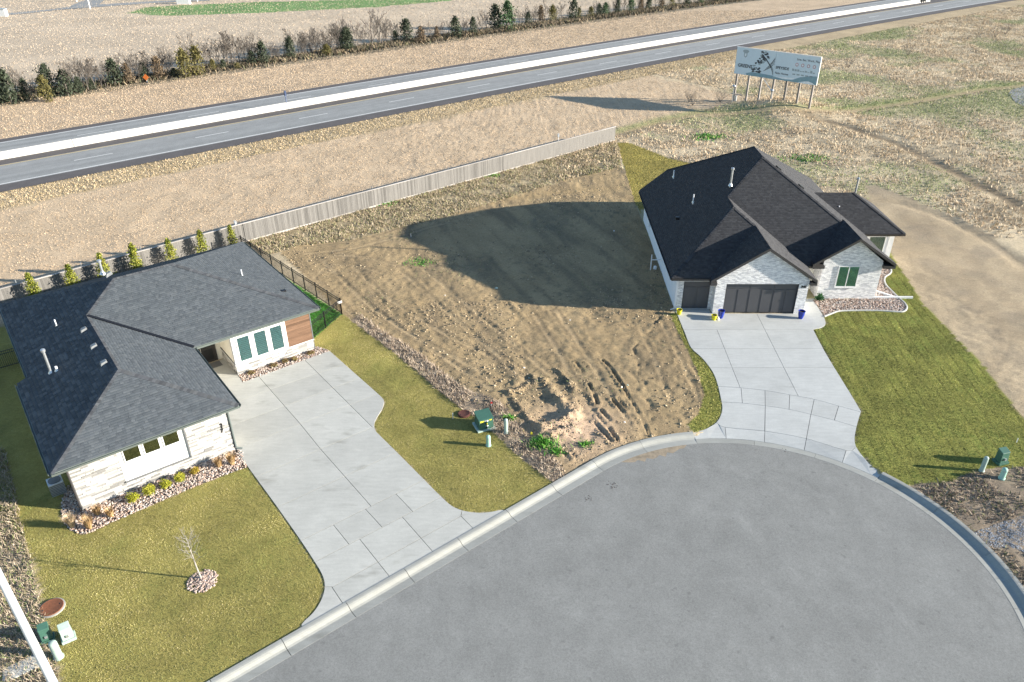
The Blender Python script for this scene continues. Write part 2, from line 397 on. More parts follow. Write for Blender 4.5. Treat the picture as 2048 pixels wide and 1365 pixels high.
def pick(pal, n, rg=rng, var=.15):
    pal = np.asarray(pal); return pal[rg.integers(0, len(pal), n)] * (1 + var * (rg.random((n, 1)) * 2 - 1))
def text_mesh(txt, size, extr=.01, align='LEFT', bold=0.0):
    cu = bpy.data.curves.new('txt', 'FONT'); cu.body = txt; cu.size = size; cu.extrude = extr; cu.align_x = align; cu.offset = bold; cu.resolution_u = 3
    o = bpy.data.objects.new('txt', cu); COL.objects.link(o)
    dg = bpy.context.evaluated_depsgraph_get(); me = bpy.data.meshes.new_from_object(o.evaluated_get(dg))
    bpy.data.objects.remove(o); bpy.data.curves.remove(cu); me.materials.clear(); return me
# ================================================================ layout
FL = Frame(P(470, 899), 37.2)          # left house
FR = Frame(P(1349.4, 618.2), -1.05)    # right house
ZS = -0.10                             # street level
CC = np.array([11.37, 23.56]); CR = 10.34; LA = math.radians(39.0)
TP = CC + CR * np.array([math.cos(LA + math.pi / 2), math.sin(LA + math.pi / 2)])
LD = np.array([math.cos(LA), math.sin(LA)]); LNRM = np.array([-LD[1], LD[0]])
def edge_path():
    pts = [(TP - LD * s, LNRM) for s in np.arange(66, .2, -1.0)]
    for a in np.arange(math.degrees(LA) + 90, -140.5, -3.0):
        n = np.array([math.cos(math.radians(a)), math.sin(math.radians(a))]); pts.append((CC + CR * n, n))
    return pts
EDGE = edge_path()
street_poly = [p for p, n in EDGE] + [TP - LNRM * 10.5 - LD * 66]
street_zone = [p + n * .6 for p, n in EDGE] + [TP - LNRM * 10.5 - LD * 66]
# --- driveway outlines
kA = lambda l: K(400, 660, 5.055, l); kB = lambda l: K(450, 900, 3.413, l); kC = lambda l: K(1340, 600, 3.593, l)
kD = lambda l: K(1300, 560, 2.437, l); kE = lambda l: K(100, 780, 4.55, l); kG = lambda l: K(700, 600, 2.731, l)
kH = lambda l: K(1600, 440, 6.204, l); kI = lambda l: K(0, 960, 3.371, l); kJ = lambda l: K(1800, 840, 3.79, l)
kM = lambda l: K(1000, 720, 6.827, l); kT = lambda l: K(0, 0, 2.926, l); kU = lambda l: K(600, 0, 2.409, l)
def sm(px, n=4): return smooth(PL(px)[:, :2], n)
dl_left = sm(kB([(545, 1238), (522, 1195), (600, 1115), (650, 1040), (678, 960), (675, 890), (650, 830), (610, 765), (515, 620), (350, 385), (150, 110), (80, 0)]), 3)
dl_right = sm(kA([(1310, 215), (1440, 330), (1620, 490), (1790, 640), (1850, 700), (1862, 740), (1840, 810), (1790, 890), (1765, 955), (1775, 1020), (1830, 1080), (2022, 1270)]) + kB([(1360, 205), (1480, 325), (1550, 385), (1620, 415), (1710, 430), (1800, 428), (1895, 412), (1922, 437)]), 3)
porch = np.array([FL.W(0.02, .0)[:2], FL.W(.02, 9.75)[:2], FL.W(2.83, 9.75)[:2], FL.W(2.83, 6.5)[:2]])
bedL2 = PL(kA([(430, 535), (1310, 215)]))[:, :2]
drive_l = np.vstack([dl_left, porch, bedL2[:1], dl_right])
# end on the back of the kerb
def to_kerb(p, d=.88):
    q = np.asarray(p) - CC
    s = (np.asarray(p) - TP) @ LD
    if s < 0: return TP + LD * s + LNRM * d
    return CC + q / np.hypot(*q) * (CR + d)
drive_l[0] = to_kerb(drive_l[0], .85); drive_l[-1] = to_kerb(drive_l[-1], .85)
_xs = [(p - TP) @ LD for p in (drive_l[-1], drive_l[0])]
drive_l = np.vstack([drive_l] + [[TP + LD * s + LNRM * .85] for s in np.linspace(_xs[0], _xs[1], 10)[1:-1]])
dr_left = sm(kC([(40, 92), (50, 105), (110, 250), (150, 345), (230, 420), (300, 510), (335, 590), (360, 690), (375, 780), (360, 840), (330, 885), (265, 925), (165, 955)]), 3)
dr_right = sm(kC([(1525, 1245), (1430, 1175), (1350, 1080), (1327, 1010), (1340, 920), (1362, 840), (1373, 806)]), 3)
dr_right = np.vstack([dr_right, sm(kC([(1372, 803), (1290, 665), (1200, 520), (1110, 370), (1030, 217)]), 2), sm(kC([(1031, 214), (1090, 200), (1118, 175), (1105, 125), (1050, 35), (1026, 6)]), 3)])
a0, a1 = [math.atan2(*(p - CC)[::-1]) for p in (dr_left[-1], dr_right[0])]
AP0, AP1 = a0, a1
apron = [CC + (CR + .40) * np.array([math.cos(a), math.sin(a)]) for a in np.linspace(a0, a1, 26)]
drive_r = np.vstack([dr_left, apron, dr_right, [FR.W(10.85, 1.62)[:2]], [FR.W(9.2, 1.6)[:2]], [FR.W(9.14, -.73)[:2]], [FR.W(2.55, -.73)[:2]], [FR.W(2.5, .12)[:2]], [FR.W(.1, .12)[:2]]])
# --- planting beds
bedL = np.vstack([sm(kE([(1790, 705), (1400, 850), (900, 1060), (560, 1210), (430, 1270), (340, 1308), (250, 1308), (180, 1268), (115, 1190), (103, 1100), (112, 1000), (150, 900), (165, 860)]), 3), [FL.W(-7.85, 1.9)[:2]], [FL.W(-7.85, -.02)[:2]], [FL.W(.0, -.02)[:2]], [FL.W(.28, -.25)[:2]]])
bedL_small = np.vstack([bedL2, PL(kA([(1215, 178), (1160, 170)]))[:, :2], [FL.W(8.15, 7.2)[:2]], [FL.W(2.88, 7.2)[:2]]])
bedR_edge = sm(kH([(1040, 520), (1075, 540), (1128, 620), (1118, 670), (1052, 720), (1060, 800), (1150, 900), (1240, 985), (1300, 1040), (1325, 1095), (1290, 1140), (1200, 1145), (900, 1130), (520, 1135), (400, 1165), (300, 1205)]), 4)
bedR = np.vstack([bedR_edge, PL(kH([(230, 1090), (160, 1000)]))[:, :2], [FR.W(11.0, 1.6)[:2]], [FR.W(15.2, 1.6)[:2]], [FR.W(15.2, 4.6)[:2]]])
ring_c = P(405, 1163)[:2]; RING_R = .66
# --- lawns
kerb_seg = lambda s0, s1, d=.9: [TP + LD * s + LNRM * d for s in np.linspace(s0, s1, 8)]
sL = (P(609, 1262)[:2] - TP) @ LD
lawn_l = np.vstack([dl_left, bedL[:37], PL([(38, 1010)])[:, :2], sm(kI([(130, 170), (140, 250), (165, 400), (215, 540), (260, 720), (290, 860), (300, 930), (340, 1080), (385, 1210), (415, 1330), (425, 1400)]), 2), kerb_seg(sL - 11, sL)])
lawn_side = np.array([FL.W(u, v)[:2] for u, v in [(-7.6, 1.5), (-8.9, 2), (-9.6, .5), (-10.4, -1.0), (-10.9, 1), (-12.2, 6), (-13, 14), (-13, 24), (10.6, 24), (10.6, 21.6), (-7.6, 21)]])
sR = (P(1106, 968)[:2] - TP) @ LD; sR0 = (P(1012, 1028)[:2] - TP) @ LD
lawn_strip = np.vstack([dl_right, kerb_seg(sR0, sR), PL(kG([(1105, 1000), (1000, 920), (900, 840), (790, 735), (680, 640), (560, 560), (420, 440), (250, 300), (120, 200), (0, 110)]))[:, :2], PL([(683, 628)])[:, :2], [FL.W(8.2, 8.2)[:2]], [FL.W(8.2, 7.2)[:2]], PL(kA([(1160, 170), (1215, 178)]))[:, :2]])
bf_corner = P(684, 629)[:2]; bf_back = P(486, 500)[:2]
lawn_back = np.array([bf_corner, bf_back, FL.W(7.8, 21.3)[:2], FL.W(7.8, 7.3)[:2], FL.W(8.2, 8.2)[:2]])
lawn_r = np.vstack([dr_right[2:-7], bedR_edge[::-1], PL(kH([(1075, 500), (1060, 350)]))[:, :2], PL([(1779, 503), (1795, 530), (1811, 553), (1846, 609), (1907, 671), (1973, 740), (2022, 806), (2060, 850), (2110, 930)])[:, :2], PL(kD([(1823, 912), (1640, 920), (1560, 945), (1450, 985), (1300, 995), (1230, 1003), (1160, 975)]))[:, :2], [to_kerb(P(1757, 958)[:2], .9)]])
lawn_rs = np.vstack([dr_left, PL(kD([(185, 705), (235, 655), (265, 560), (240, 470), (195, 360), (150, 280), (95, 165)]))[:, :2]])
lawn_rb = np.vstack([PL([(1233, 285), (1250, 340), (1272, 410), (1290, 445)])[:, :2], [FR.W(-.05, 15)[:2]], [FR.W(0, 20)[:2]], [FR.W(6, 21.5)[:2]], PL([(1420, 335), (1340, 318), (1262, 287)])[:, :2]])
lot = np.vstack([PL([(700, 640)])[:, :2], PL(kG([(120, 200), (250, 300), (420, 440), (560, 560), (680, 640), (790, 735), (900, 840), (1000, 920), (1105, 1000)]))[:, :2], [to_kerb(P(x, y)[:2], .9) for x, y in [(1106, 968), (1168, 931), (1227, 902), (1286, 885), (1348, 875), (1385, 873)]], PL(kD([(185, 705), (235, 655), (265, 560), (240, 470), (195, 360), (150, 280), (95, 165)]))[:, :2], [FR.W(-.05, 0)[:2]], [FR.W(-.05, 15)[:2]], PL([(1277, 425), (1250, 340), (1240, 335), (1130, 362), (900, 432), (700, 482), (600, 492), (560, 505), (600, 545), (683, 629)])[:, :2]])
dirt_r = np.vstack([PL([(1730, 372), (1779, 503), (1795, 530), (1811, 553), (1846, 609), (1907, 671), (1973, 740), (2022, 806), (2060, 850), (2140, 880), (2140, 600), (2048, 525), (1985, 470), (1900, 432), (1820, 396), (1745, 370)])[:, :2]])
weed_band = np.vstack([sm(kG([(0, 110), (120, 200), (250, 300), (420, 440), (560, 560), (680, 640), (790, 735), (900, 840), (1000, 920), (1105, 1000)]), 2), sm(kG([(1180, 960), (1130, 880), (1010, 790), (960, 740), (860, 600), (780, 540), (620, 480), (480, 370), (330, 260), (180, 170), (60, 80)]), 2)])
FENCE = [P(0, 576.4, 1.8) - [0, 0, 1.8], P(485, 446, 1.8) - [0, 0, 1.8], P(1231.8, 252.2, 1.8) - [0, 0, 1.8]]
_fd = (FENCE[1] - FENCE[0]); _fd /= np.linalg.norm(_fd); FENCE[0] = FENCE[0] - _fd * 8
fence_strip = np.array([FENCE[1][:2], FENCE[2][:2]] + [P(x, y)[:2] for x, y in [(1240, 300), (1240, 335), (1130, 362), (900, 432), (700, 482), (600, 492), (560, 505), (530, 510)]])
gravel_poly = PL(kJ([(550, 865), (640, 820), (760, 775), (940, 725), (1300, 600), (1400, 1100), (940, 1000), (830, 965), (720, 975), (640, 930)]))[:, :2]
litter_r = np.vstack([PL(kD([(1160, 975), (1230, 1003), (1300, 995), (1450, 985), (1560, 945), (1640, 920), (1823, 912), (2000, 900)]))[:, :2], PL([(2160, 1100), (2140, 1250)])[:, :2], [to_kerb(P(x, y)[:2], .9) for x, y in [(2048, 1180), (1979, 1106), (1905, 1044), (1847, 1000), (1800, 973)]]])
# highway frame
hth = math.radians(37.265); HO = np.array([-53.757, 77.668]); HD = np.array([math.cos(hth), math.sin(hth)]); HN = np.array([-HD[1], HD[0]])
def hcurve(s): return 2.3 * (1 - ((s - 112) / 118.) ** 2) * np.where(np.abs(s - 112) < 240, 1, 1)
def HP(s, n, z=0.0):
    p = HO + HD * s + HN * (n + float(hcurve(np.clip(s, -120, 330)))); return np.array([p[0], p[1], z])
def hsn(x, y):
    s = (x - HO[0]) * HD[0] + (y - HO[1]) * HD[1]; n = (x - HO[0]) * HN[0] + (y - HO[1]) * HN[1]
    return s, n - hcurve(np.clip(s, -120, 330))
path1 = PL([(1236, 268), (1320, 245), (1400, 228), (1500, 228), (1600, 231), (1700, 222), (1850, 200), (1960, 180), (2060, 170)])[:, :2]
path2 = PL([(1610, 236), (1700, 255), (1800, 290), (1900, 340), (2000, 392), (2070, 430)])[:, :2]
path3 = PL([(1700, 398), (1800, 405), (1900, 440), (1990, 490), (2060, 540)])[:, :2]
track_lot = PL([(600, 488), (700, 470), (800, 445), (900, 420), (1000, 400), (1120, 385), (1230, 378)])[:, :2]
# ridges, ruts and spoil in the vacant lot: (path in the crop, height, width)
RID = [([(600, 300), (760, 500), (900, 640), (1010, 760)], .42, .34), ([(110, 450), (300, 700), (500, 940)], .22, .16), ([(540, 950), (700, 900), (860, 850), (1010, 790)], .50, .38),
       ([(640, 1060), (800, 1000), (980, 930)], .42, .55), ([(780, 130), (930, 300)], .26, .16), ([(880, 350), (1130, 270)], .12, .10), ([(120, 440), (300, 400), (380, 330)], .16, .16),
       ([(1010, 520), (1060, 680)], .22, .22), ([(200, 120), (260, 290)], .2, .3), ([(440, 230), (500, 330)], .22, .25), ([(950, 330), (1010, 420)], .2, .2)]
RUT = [([(1210, 320), (1290, 480), (1330, 600)], .16, .11), ([(1380, 690), (1500, 830)], .16, .12), ([(1400, 0), (1500, 90), (1640, 300), (1720, 440), (1850, 650), (1960, 850), (2040, 1040)], .16, .10),
       ([(1540, 540), (1690, 710)], .18, .11), ([(1610, 520), (1740, 690), (1870, 870)], .12, .10), ([(1340, 770), (1480, 940), (1600, 1100)], .17, .13), ([(1300, 860), (1400, 980), (1530, 1110)], .17, .13), ([(1490, 900), (1600, 1080)], .12, .10),
       ([(1040, 40), (1130, 160)], .14, .10), ([(1130, 40), (1200, 110)], .12, .09), ([(1740, 980), (1830, 1130)], .10, .08), ([(860, 1260), (960, 1365)], .12, .1), ([(1000, 1290), (1060, 1365)], .12, .1), ([(1130, 450), (1220, 560)], .1, .09)]
RID = [(PL(kM(p))[:, :2], h, w) for p, h, w in RID]; RUT = [(PL(kM(p))[:, :2], h, w) for p, h, w in RUT]
# long faint furrows running from the street to the back of the lot
FUR = []
_fa = P(1250, 860)[:2]; _fdir = P(900, 470)[:2] - _fa; _fl = np.hypot(*_fdir); _fdir /= _fl; _fn = np.array([-_fdir[1], _fdir[0]])
for o in np.arange(-11, 9, .62):
    st = rng.uniform(0, 20); ln = rng.uniform(3, 14); o2 = o + rng.uniform(-.25, .25)
    pp = [_fa + _fdir * (st + t * ln) + _fn * (o2 + .35 * math.sin(st + t * 3)) for t in np.linspace(0, 1, 6)]
    FUR.append((np.array(pp), rng.uniform(.03, .085), rng.uniform(.10, .2), rng.choice([-1, 1])))
TRK = []
for pts in ([(620, 520), (680, 580), (760, 650), (860, 720), (960, 790)], [(660, 510), (740, 590), (850, 665), (965, 725), (1010, 760)], [(830, 545), (900, 605), (1000, 690), (1085, 765)], [(1090, 625), (1140, 700), (1185, 775), (1230, 850)], [(1300, 645), (1335, 720), (1370, 800)], [(610, 500), (720, 486), (850, 450), (1000, 415), (1230, 385)], [(600, 560), (640, 530), (700, 520), (780, 540)]):
    c_ = smooth(PL(pts)[:, :2], 4); d_ = np.gradient(c_, axis=0); d_ /= np.hypot(d_[:, 0], d_[:, 1])[:, None]; n_ = np.c_[-d_[:, 1], d_[:, 0]]; TRK += [c_ + n_ * .85, c_ - n_ * .85]
GULLY = [PL(kG([(1690, 90), (1640, 170), (1590, 230), (1545, 265), (1575, 330), (1580, 400), (1620, 480), (1680, 560)]))[:, :2], PL(kG([(1560, 480), (1640, 560), (1650, 640), (1640, 740)]))[:, :2]]
BB0 = P(1468, 203); _ba = math.radians(-41.6); BBU = np.array([math.cos(_ba), math.sin(_ba)])
def gz(x, y):
    x = np.asarray(x, float); y = np.asarray(y, float)
    s, n = hsn(x, y)
    far = np.clip((np.hypot(x, y) - 90) / 200, 0, 1)
    z = .05 * fbm(x, y, .35, 4, 1)
    rough = ~(inpoly(x, y, lawn_l) | inpoly(x, y, lawn_strip) | inpoly(x, y, lawn_r) | inpoly(x, y, lawn_rs) | inpoly(x, y, lawn_rb))
    hwy = (n > -4) & (n < 20.5)
    nearz = (np.hypot(x, y) < 125)
    z = np.where(rough & ~hwy, z + .10 * fbm(x, y, .9, 4, 2) + .10 * fbm(x, y, 2.6, 3, 5) * np.where(nearz, 1, 0), z)
    inl = inpoly(x, y, lot)
    if inl.any():
        xx = x[inl]; yy = y[inl]; q = np.zeros(len(xx))
        for p, h, w in RID: q += .5 * h * np.exp(-(dpath(xx, yy, p) / w) ** 2) * (1 + 1.5 * fbm(xx, yy, 3.2, 3, 8))
        for p, h, w in RUT:
            d = dpath(xx, yy, p); h = h * (.2 + 1.1 * np.clip(.5 + 2.2 * fbm(xx, yy, 1.4, 3, 45), 0, 1)); w = w * .75; q += -h * np.exp(-(d / w) ** 2) + .45 * h * np.exp(-((d - 2.0 * w) / w) ** 2)
        for p, h, w, sg in FUR: q += .32 * sg * h * np.exp(-(dpath(xx, yy, p) / w) ** 2) * (1 + 3 * fbm(xx, yy, 1.5, 2, 4))
        for p in TRK:
            d = dpath(xx, yy, p); q += -.022 * np.exp(-(d / .15) ** 2) + .012 * np.exp(-((d - .28) / .09) ** 2)
        for p in GULLY: q += -.085 * np.clip(.4 + 2.5 * fbm(xx, yy, 1.2, 3, 46), 0, 1) * np.exp(-(dpath(xx + .25 * fbm(xx, yy, 1.5, 2, 47), yy, p) / .085) ** 2)
        cl = fbm(xx, yy, 3.0, 4, 9); tm = np.clip(.5 + 3 * fbm(xx, yy, .12, 2, 6), 0, 1)
        q += .8 * tm * (.07 * np.clip(cl, -.05, .4) + .07 * fbm(xx, yy, 8.0, 2, 12)) + .05 * fbm(xx, yy, .5, 3, 7) + .02 * fbm(xx, yy, 6.0, 2, 13)
        z = z.copy(); z[inl] += q
    for p, w, dz in ((path1, .9, -.10), (path2, .8, -.14), (path3, .5, -.18)): z = z + dz * np.exp(-(dpath(x, y, p) / w) ** 2)
    du = (x - BB0[0]) * BBU[0] + (y - BB0[1]) * BBU[1]; dv = -(x - BB0[0]) * BBU[1] + (y - BB0[1]) * BBU[0]
    z = z + 1.22 * np.exp(-((du - 7.6) / 5.0) ** 2 - (dv / 5.5) ** 2)      # low berm under the billboard
    # land stays low under roads, slabs, houses
    z = np.where(inpoly_shrunk(x, y, street_zone, .12), -.45, z)
    for pl in (drive_l, drive_r):
        dd = dpath(x, y, np.vstack([pl, pl[:1]])); z = np.where(dd < .75, np.minimum(z, -.004) - .02 * inpoly(x, y, pl), z)
    for pl in (drive_l, drive_r): z = np.where(inpoly_shrunk(x, y, pl, .22), -.22, z)
    kd = np.where(((x - TP[0]) * LD[0] + (y - TP[1]) * LD[1]) < 0, (x - TP[0]) * LNRM[0] + (y - TP[1]) * LNRM[1], np.hypot(x - CC[0], y - CC[1]) - CR)
    z = np.where((kd < 1.5) & (kd > .3), np.minimum(z, .0), z); z = np.where(kd < .62, -.45, z)
    for pl in (bedL, bedL_small, bedR): z = np.where(inpoly(x, y, pl), np.minimum(z, -.02), z)
    z = np.where(hwy & (s > -140), np.minimum(z, .01) - .06 * ((n > -2.7) & (n < 18.8)), z)
    return z
def zone_color(x, y):
    s, n = hsn(x, y); N = len(x)
    wx = x + 1.2 * fbm(x, y, .6, 3, 21); wy = y + 1.2 * fbm(x, y, .6, 3, 22)
    ex = x + .16 * fbm(x, y, 3., 2, 31); ey = y + .16 * fbm(x, y, 3., 2, 32)
    c = np.tile(np.array([.45, .37, .25]), (N, 1))                              # rough dry grass
    v = fbm(x, y, .25, 5, 41)[:, None]; c = c * (1 + .9 * v)
    def put(mask, col, var=.5, f=.4, seed=50):
        c[mask] = np.array(col) * (1 + var * fbm(x[mask], y[mask], f, 4, seed)[:, None])
    fence_side = (x - FENCE[1][0]) * _fd[1] - (y - FENCE[1][1]) * _fd[0] < 0      # beyond the fence
    put((n < -2.5) & fence_side & (s < 92 + 6 * fbm(x, y, .1, 2, 3)), (.48, .37, .25), .35, .5)
    put((n < -2.5) & (n > -8.5 + 3 * fbm(x, y, .15, 3, 5)), (.40, .315, .20), .5, .5)
    put((n > 18), (.45, .345, .235), .45, .4)
    put((n > 44), (.47, .385, .285), .35, .15)
    tl = np.abs(n - 42) < 4; put(tl, (.20, .17, .12), .8, .5)
    gs = inpoly(wx, wy, PL([(250, 26), (300, 14), (500, 5), (700, 0), (900, -4), (900, 2), (760, 14), (500, 27), (330, 32)])[:, :2]); put(gs, (.14, .24, .085), .6, .3)
    # green patches in the rough
    gp = (n < -8) & ~fence_side | (n < -8) & (s > 92)
    g = np.clip((fbm(x, y, .11, 4, 61) - .05) * 5, 0, 1) * gp
    c[:] = c * (1 - g[:, None] * .55) + np.array([.15, .20, .07]) * g[:, None] * .55
    for pth, w, col in ((path1, 1.2, (.34, .26, .16)), (path2, 1.0, (.22, .17, .11)), (path3, .6, (.17, .135, .095))):
        k = np.exp(-(dpath(wx, wy, pth) / w) ** 2)[:, None]; c[:] = c * (1 - k) + np.array(col) * k
    k = np.exp(-(dpath(x, y, path1 + np.array([0, 1.4])) / .9) ** 2)[:, None] * .6; c[:] = c * (1 - k) + np.array([.17, .23, .07]) * k
    put(inpoly(ex, ey, dirt_r), (.375, .30, .20), .5, .35, 71)
    k = inpoly(x, y, dirt_r); kk = np.clip((fbm(x, y, .35, 4, 73) - .04) * 6, 0, 1)[:, None]
    c[k] = (c * (1 - .45 * kk) + np.array([.22, .185, .14]) * .45 * kk)[k]
    for tp in (PL([(1800, 420), (1880, 500), (1960, 600), (2060, 690)]), PL([(1830, 415), (1920, 500), (2000, 590), (2090, 660)]), PL([(1960, 745), (2000, 690), (1990, 640), (1930, 600)])):
        d = dpath(wx, wy, tp[:, :2]); kk2 = (k * (np.exp(-(d / .3) ** 2) * .35 + np.exp(-((d - .5) / .12) ** 2) * .3))[:, None]; c[:] = c * (1 - kk2) + np.array([.25, .195, .13]) * kk2
    put(inpoly(ex, ey, litter_r), (.235, .19, .14), .8, .8, 75)
    put(inpoly(ex, ey, fence_strip), (.33, .27, .17), .7, .6, 76)
    L_ = inpoly(ex, ey, lot); put(L_, (.335, .248, .138), .45, .5, 77)
    damp = np.clip((fbm(x, y, .16, 4, 78) + .02) * 5, 0, 1) * np.clip(.4 + 1.5 * fbm(x, y, 1.7, 3, 79), 0, 1)
    k = (L_ * damp * .75)[:, None]; c[:] = c * (1 - k) + np.array([.15, .13, .095]) * k
    ca_ = x * _fdir[0] + y * _fdir[1]; cb_ = x * _fn[0] + y * _fn[1]
    st_ = fbm(ca_ * .18, cb_ * 1.3, 1.0, 4, 91); k = (L_ * np.clip(st_ * 3.2 + .05, 0, 1) * .65)[:, None]; c[:] = c * (1 - k) + np.array([.165, .13, .085]) * k
    k = (L_ * np.clip(-st_ * 3 - .15, 0, 1) * .5)[:, None]; c[:] = c * (1 - k) + np.array([.41, .305, .175]) * k
    sp_ = (L_ * np.clip(fbm(x, y, 2.6, 4, 92) * 5 - .35, 0, 1) * np.clip(.5 + 3 * fbm(x, y, .14, 3, 93), 0, 1))[:, None]; c[:] = c * (1 - .7 * sp_) + np.array([.11, .105, .075]) * .7 * sp_
    for tp in TRK:
        d = dpath(x, y, tp); k = (L_ * np.exp(-(d / .16) ** 2) * .55 * np.clip(.6 + 2 * fbm(x, y, .7, 2, 94), 0, 1))[:, None]; c[:] = c * (1 - k) + np.array([.40, .305, .185]) * k
        k = (L_ * np.exp(-((d - .27) / .09) ** 2) * .5)[:, None]; c[:] = c * (1 - k) + np.array([.16, .125, .08]) * k
    pink = np.exp(-((x - P(1150, 860)[0]) ** 2 + (y - P(1150, 860)[1]) ** 2) / 6.5)[:, None] * L_[:, None]
    c[:] = c * (1 - pink) + np.array([.50, .36, .25]) * pink
    k = np.exp(-(dpath(x, y, track_lot) / .9) ** 2)[:, None] * .5; c[:] = c * (1 - k) + np.array([.36, .26, .135]) * k
    put(inpoly(ex, ey, weed_band), (.27, .215, .155), .8, 1.2, 80)
    for pl in (lawn_l, lawn_strip, lawn_side): put(inpoly(ex, ey, pl), (.28, .245, .075), .45, .9, 81)
    for pl in (lawn_r, lawn_rs): put(inpoly(ex, ey, pl), (.22, .22, .055), .6, .8, 82)
    put(inpoly(ex, ey, lawn_rb), (.28, .235, .07), .4, .8, 83)
    put(inpoly(ex, ey, lawn_back), (.075, .17, .035), .5, .8, 84)
    put(inpoly(x, y, bedL) | inpoly(x, y, bedR) | inpoly(x, y, bedL_small), (.20, .16, .13), .3, 2, 85)
    return np.clip(c, .01, .9)
def axis(segs, coarse):
    a = []
    for lo, hi, st in segs: a += list(np.arange(lo, hi, st))
    a.append(segs[-1][1]); lo, hi = a[0], a[-1]; st = segs[0][2]; k = []
    x = lo; d = segs[0][2]
    while x > -coarse: d *= 1.35; x -= d; k.append(x)
    x = hi; d = segs[-1][2]; e = []
    while x < coarse: d *= 1.35; x += d; e.append(x)
    return np.array(k[::-1] + a + e)
gx = axis([(-130, -60, 1.6), (-60, -36, .8), (-36, -14, .28), (-14, 17, .115), (17, 34, .24), (34, 60, .5), (60, 120, 1.2)], 3500)
gy = axis([(14, 27, .3), (27, 52, .125), (52, 66, .2), (66, 100, .45), (100, 240, 1.1)], 3500)
X, Y = np.meshgrid(gx, gy); xr = X.ravel(); yr = Y.ravel()
_near = (np.abs(xr) < 300) & (yr > 5) & (yr < 420)
zr = np.zeros(len(xr)); cr = np.tile(np.array([.40, .335, .26]), (len(xr), 1))
zr[_near] = gz(xr[_near], yr[_near]); cr[_near] = zone_color(xr[_near], yr[_near])
nx, ny = len(gx), len(gy); idx = np.arange(nx * ny).reshape(ny, nx)
quads = np.stack([idx[:-1, :-1], idx[:-1, 1:], idx[1:, 1:], idx[1:, :-1]], -1).reshape(-1, 4)
link('ground', mesh_np(np.c_[xr, yr, zr], quads, cr, True), 'ground', kind='structure')
# ================================================================ street and kerb
mb = MB(); mb.add([(*p, ZS) for p in street_poly], [tuple(range(len(street_poly)))[::-1]])
o = mb.build('street', 'asphalt', kind='structure')
silt = np.vstack([[CC + (CR - .02) * np.array([math.cos(a), math.sin(a)]) for a in np.radians(np.arange(122, 99, -1.5))],
                  [CC + (CR - .02 - .55 * (math.sin((122 - a) / 23 * math.pi) ** .6) * (1 + .3 * math.sin(a * 1.7))) * np.array([math.cos(math.radians(a)), math.sin(math.radians(a))]) for a in np.arange(99, 122, 1.5)]])
mb = MB(); mb.add([(*p, ZS + .004) for p in silt], [tuple(range(len(silt)))]); mb.build('washed_soil', 'silt', kind='structure')
for cxy, nn in (((1228, 970), 22), ((1172, 995), 10), ((1565, 900), 4)):        # dark crumbs of mud on the asphalt
    c0 = P(*cxy, ZS); mb = MB()
    for k in range(nn):
        q = c0[:2] + rng.normal(0, .16, 2); r = rng.uniform(.012, .036)
        mb.lathe((q[0], q[1], ZS), [(r, 0), (r * .7, r * .4), (.005, r * .5)], 6)
    mb.build('mud_crumbs', 'soil', kind='stuff', label='dark crumbs of dried mud on the asphalt turning circle', cat='mud')
kerb = bpy.data.objects.new('kerb', None); COL.objects.link(kerb); kerb['kind'] = 'structure'; kerb['base'] = [0., 0., 0.]
FULL = [(0, ZS + .006), (.40, ZS - .008), (.50, ZS + .02), (.62, ZS + .10), (.70, ZS + .135), (.78, ZS + .145), (.92, ZS + .145), (.92, -.4), (0, -.4)]
LOW = [(0, ZS + .006), (.40, ZS + .008), (.40, -.4), (0, -.4)]
def sweep(pts, prof):
    V = []; Fs = []; n = len(prof)
    for p, nr in pts: V += [(p[0] + nr[0] * d, p[1] + nr[1] * d, z) for d, z in prof]
    for i in range(len(pts) - 1):
        for k in range(n): Fs.append((i * n + k, (i + 1) * n + k, (i + 1) * n + (k + 1) % n, i * n + (k + 1) % n))
    Fs += [tuple(range(n)), tuple((len(pts) - 1) * n + k for k in range(n))[::-1]]
    return V, Fs
def ksec(pts, prof):
    mb = MB(); mb.add(*sweep(pts, prof)); mb.build('kerb_section', 'kerb', kerb)
for s in np.arange(-51, -.1, 3.0):
    ksec([(TP + LD * q, LNRM) for q in np.linspace(s + .012, s + 2.988, 5)], FULL)
def arcsec(a, b, prof):
    n = max(2, int(round(abs(a - b) * CR / 3.0))); e = np.linspace(a, b, n + 1); g = .006 / CR
    for p, q in zip(e[:-1], e[1:]):
        ksec([(CC + CR * np.array([math.cos(t), math.sin(t)]), np.array([math.cos(t), math.sin(t)])) for t in np.linspace(p - g, q + g, 8)], prof)
arcsec(LA + math.pi / 2, AP0, FULL); arcsec(AP0, AP1, LOW); arcsec(AP1, math.radians(-138), FULL)
